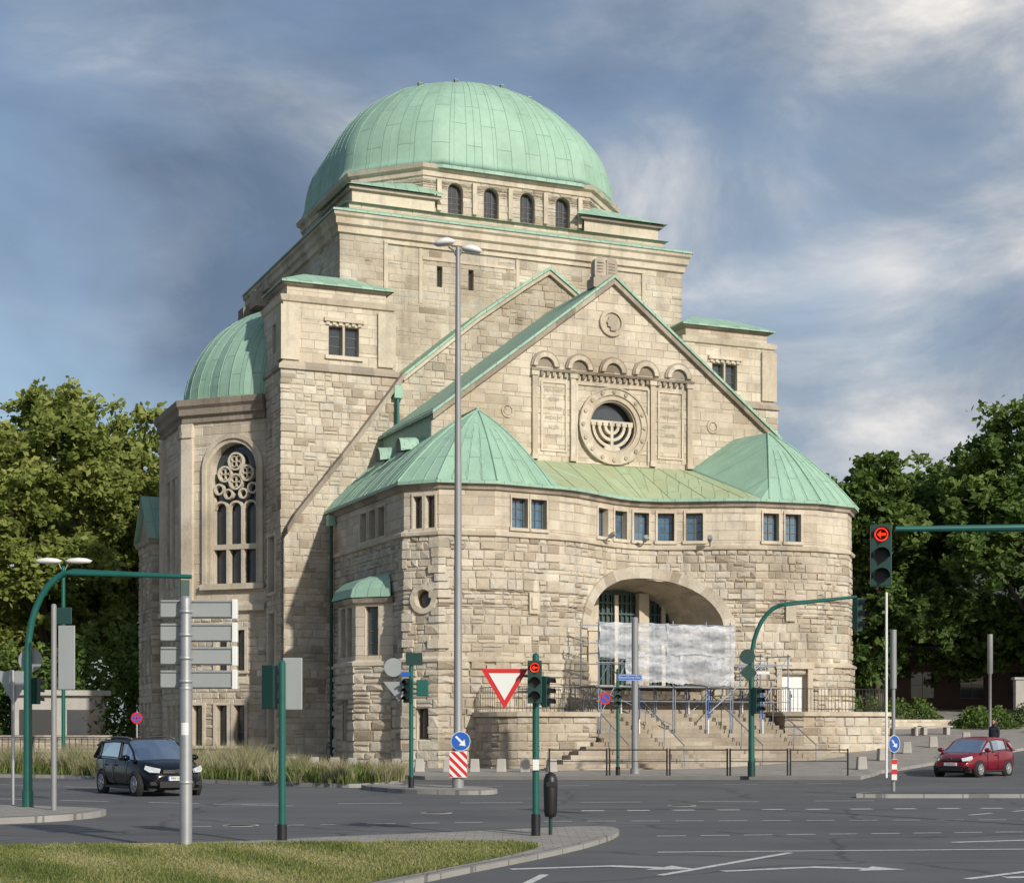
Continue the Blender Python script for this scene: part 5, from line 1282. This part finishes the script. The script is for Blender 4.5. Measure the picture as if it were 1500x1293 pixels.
        tl=MB();tl.box(-hl*.985,-hl*.93,s*w*.72-.08,s*w*.72+.08,.78,1.05,'red');mk(tl,'tail_light',E_,bevel=.02)
        dd=MB();sy=s*(w+.002)
        for x in(.30*hl,-.16*hl,-.52*hl if kind=='van' else .3*hl): dd.box(x-.006,x+.006,sy-.012,sy+.003,.28,.93,'black')
        for x in(-.08*hl,-.45*hl)[:2 if kind=='van' else 1]: dd.box(x-.09,x+.07,sy-.02,sy+.02,.78,.81,paint)
        dd.box(-.44*hl,.46*hl,sy-.02,sy+.004,.19,.25,'black');mk(dd,'door_trim',E_)
    f.box(F*.955,F*1.0,-w*.45,w*.45,.60,.70,'black');f.box(F*.97,F*1.012,-w*.55,w*.55,.24,.40,'black')
    for z in(.625,.67): f.box(F*.99,F*1.006,-w*.44,w*.44,z,z+.012,'chrome')
    for s in(-1,1): f.box(F*.93,F*.985,s*w*.72-.09,s*w*.72+.09,.30,.40,'black')
    mk(f,'grille',E_)
    e=MB();e.lathe([(.045,0),(.055,.01),(.045,.015)],'chrome',Matrix.Translation((F*1.004,0,.665))@Matrix.Rotation(pi/2,4,'Y'),20);
    e.lathe([(0,.005),(.042,.006)],'black',Matrix.Translation((F*1.004,0,.665))@Matrix.Rotation(pi/2,4,'Y'),20)
    if kind=='van':
        for a_ in((-.03,.03),(.03,.03)): e.tube([(F*1.004+.014,a_[0],.665+a_[1]),(F*1.004+.014,0,.665-.03)],.005,'chrome',5)
    mk(e,'badge',E_)
    q=MB();q.box(F*1.005,F*1.02,-.26,.26,.42,.53,'swhite');q.box(F*1.02,F*1.022,-.26,-.225,.42,.53,'blue');addtext(q,plate,.12,(F*1.024,.02,.475),(0,.75,0),(0,0,1),'black');mk(q,'number_plate',E_)
    un=MB();un.box(-hl*.9,hl*.9,-w*.8,w*.8,.16,.3,'rubber');mk(un,'underbody',E_)
    return E_
VA=math.radians(-57);VC=Vector((-9.85,45.6))
car('car','black family van with roof rails driving on the road',(VC.x,VC.y,0),VA,4.15,1.72,1.52,'vpaint','van','MH·UC 31')
RC=Vector((17.05,62.2));RA=math.radians(228)
car('car','small dark red hatchback with driver in yellow top',(RC.x,RC.y,gz(17.4,62.4)),RA,3.65,1.66,1.46,'rpaint','hatch','E·KA 412')
# ================================================================ PEOPLE
def person(loc,rot,seated,top,legs,label,z0=0,hairlen=.1,scale=1):
    e=thing('person',label,'person',loc,rot);e.scale=(scale,)*3
    if seated:
        ch=[('pel',(-.0,0,.55),.15),('ab',(-.04,0,.78),.14),('ch',(-.08,0,.98),.15),('nk',(-.08,0,1.1),.06)]
        arms=lambda s:[((-.08,s*.17,1.0),.065),((.1,s*.24,.82),.05),((.36,s*.15,.88),.035),((.42,s*.12,.9),.03)]
        lg=lambda s:[((.0,s*.1,.52),.09),((.42,s*.12,.55),.075),((.5,s*.12,.25),.05),((.62,s*.12,.22),.04)]
        hz=1.22;hx=-.06
    else:
        ch=[('pel',(0,0,.92),.13),('ab',(0,0,1.08),.12),('ch',(0,0,1.3),.145),('nk',(0,0,1.44),.055)]
        arms=lambda s:[((0,s*.17,1.36),.06),((.03*s,s*.22,1.1),.045),((.1*s,s*.2,.88),.033),((.13*s,s*.19,.78),.03)]
        lg=lambda s:[((0,s*.09,.88),.085),((.12*s,s*.1,.48),.06),((.05*s,s*.1,.08),.042),((.05*s+.14,s*.1,.04),.035)]
        hz=1.56;hx=.01
    vs,es,rad=[],[],[]
    def addv(p,r,par):
        vs.append(p);rad.append(r)
        if par is not None: es.append((par,len(vs)-1))
        return len(vs)-1
    ids=[];pr_=None
    for nme,p,r in ch: pr_=addv(p,r,pr_);ids.append(pr_)
    for s in(-1,1):
        k=ids[2]
        for p,r in arms(s): k=addv(p,r,k)
        k=ids[0]
        for p,r in lg(s): k=addv(p,r,k)
    me=bpy.data.meshes.new('body');me.from_pydata(vs,es,[]);ob=bpy.data.objects.new('body',me);COL.objects.link(ob);ob.parent=e
    md_=ob.modifiers.new('s','SKIN')
    for i,r in enumerate(rad): me.skin_vertices[0].data[i].radius=(r,r)
    me.skin_vertices[0].data[0].use_root=True
    sb=ob.modifiers.new('ss','SUBSURF');sb.levels=1;sb.render_levels=1;me.materials.append(M[top])
    h=MB();h.lathe([(0,-.13),(.05,-.115),(.075,-.05),(.085,.02),(.08,.07),(.05,.115),(0,.125)],'skin',Matrix.Translation((hx,0,hz)),16)
    h.cyl((hx,0,hz-.18),(hx,0,hz-.08),.045,.045,'skin',10);h.prism([(hx+.08,-.014,hz-.03),(hx+.08,.014,hz-.03),(hx+.08,0,hz+.02)],(.022,0,-.005),'skin')
    for s in(-1,1): h.lathe([(0,-.008),(.012,0),(0,.008)],'hair',Matrix.Translation((hx+.077,s*.03,hz+.01)),8);h.lathe([(0,-.03),(.012,0),(0,.03)],'skin',Matrix.Translation((hx,s*.086,hz)),8)
    h.box(hx+.07,hx+.079,-.022,.022,hz-.066,hz-.058,'red');mk(h,'head',e)
    hr=MB();hr.lathe([(.088,-hairlen),(.1,.0),(.094,.08),(.06,.13),(0,.145)],'hair',Matrix.Translation((hx-.022,0,hz)),16);mk(hr,'hair',e)
    if not seated:
        lgm=MB()
        for s in(-1,1):
            pts=[p for p,r in lg(s)][:3];lgm.tube(pts,[.1,.075,.055],legs,10)
        lgm.tube([(0,0,.82),(0,0,.98)],[.15,.14],legs,12);mk(lgm,'trousers',e)
    return e
person((19.75,69.0,gz(19.75,69.0)+.0),math.radians(225),False,'fabricd','fabricd','person with dark hair walking past in dark clothes',hairlen=.16,scale=1.05)
def inC(lx,ly,c,a): return (c.x+lx*math.cos(a)-ly*math.sin(a),c.y+lx*math.sin(a)+ly*math.cos(a))
x,y=inC(.1,.32,RC,RA);person((x,y,gz(17.4,62.4)),RA,True,'fabricy','fabricd','person in yellow top driving the small red car',scale=.98)
x,y=inC(.2,.32,VC,VA);person((x,y,.0),VA,True,'swhite','fabricd','person in pale shirt driving the black van',hairlen=.03)
# ================================================================ CAMERA, LIGHT, SKY
cam=bpy.data.cameras.new('camera');co=bpy.data.objects.new('camera',cam);COL.objects.link(co);co.location=(0,0,1.8);co.rotation_euler=(pi/2,0,0)
cam.sensor_width=36;cam.lens=2468/1500*36;cam.shift_y=.279;cam.clip_end=8000;cam.clip_start=.1;sc.camera=co
to_sun=Vector((.50,-.76,.44)).normalized()
sl=bpy.data.lights.new('sun','SUN');sl.energy=4.0;sl.angle=math.radians(1.2);sl.color=(1,.945,.85);so=bpy.data.objects.new('sun',sl);COL.objects.link(so);so.rotation_euler=to_sun.to_track_quat('Z','Y').to_euler()
w=bpy.data.worlds.new('World');sc.world=w;w.use_nodes=True;nt=w.node_tree;nt.nodes.clear()
o=nt.nodes.new('ShaderNodeOutputWorld');bg=nt.nodes.new('ShaderNodeBackground');bg2=nt.nodes.new('ShaderNodeBackground');mx=nt.nodes.new('ShaderNodeMixShader')
sk=nt.nodes.new('ShaderNodeTexSky');sk.sky_type='NISHITA';sk.sun_disc=False;sk.sun_elevation=math.asin(to_sun.z);sk.sun_rotation=math.atan2(to_sun.x,to_sun.y);sk.dust_density=1.8
L(nt,sk.outputs[0],bg.inputs[0]);bg.inputs[1].default_value=.12
tc=nt.nodes.new('ShaderNodeTexCoord');sx=nt.nodes.new('ShaderNodeSeparateXYZ');L(nt,tc.outputs['Generated'],sx.inputs[0])
def mth(op_,a,b=None):
    m=nt.nodes.new('ShaderNodeMath');m.operation=op_
    for i,v in enumerate((a,b)):
        if v is None: continue
        if isinstance(v,(int,float)): m.inputs[i].default_value=v
        else: L(nt,v,m.inputs[i])
    return m.outputs[0]
mp=nt.nodes.new('ShaderNodeMapping');mp.inputs['Scale'].default_value=(1,1,1.9);mp.inputs['Rotation'].default_value=(0,.25,0);mp.inputs['Location'].default_value=(2.3,.9,1.1);L(nt,tc.outputs['Generated'],mp.inputs[0]);V_=mp.outputs[0]
n1=noise(nt,V_,3.2,8,.52,.3);n2=noise(nt,V_,6.0,10,.56,.35)
fac=ramp(nt,[(.33,(.15,)*3),(.58,(1,)*3)],n1)
# brighter, sunlit cumulus towards the east side of the sky, darker overhead
bias=mth('ADD',mth('MULTIPLY',sx.outputs[0],.42),mth('MULTIPLY',mth('SUBTRACT',.2,mth('ABSOLUTE',mth('SUBTRACT',sx.outputs[2],.27))),.25))
n2b=mth('ADD',n2,bias)
ccol=ramp(nt,[(.34,(.125,.18,.27)),(.50,(.20,.255,.345)),(.60,(.29,.34,.41)),(.68,(.47,.49,.52)),(.78,(.80,.76,.72))],n2b)
hz_=ramp(nt,[(0,(.6,)*3),(.25,(0,)*3)],sx.outputs[2])
ccol=mixc(nt,ccol,(.34,.41,.50),hz_)
L(nt,ccol,bg2.inputs[0]);bg2.inputs[1].default_value=1.15
L(nt,fac,mx.inputs[0]);L(nt,bg.outputs[0],mx.inputs[1]);L(nt,bg2.outputs[0],mx.inputs[2]);L(nt,mx.outputs[0],o.inputs[0])
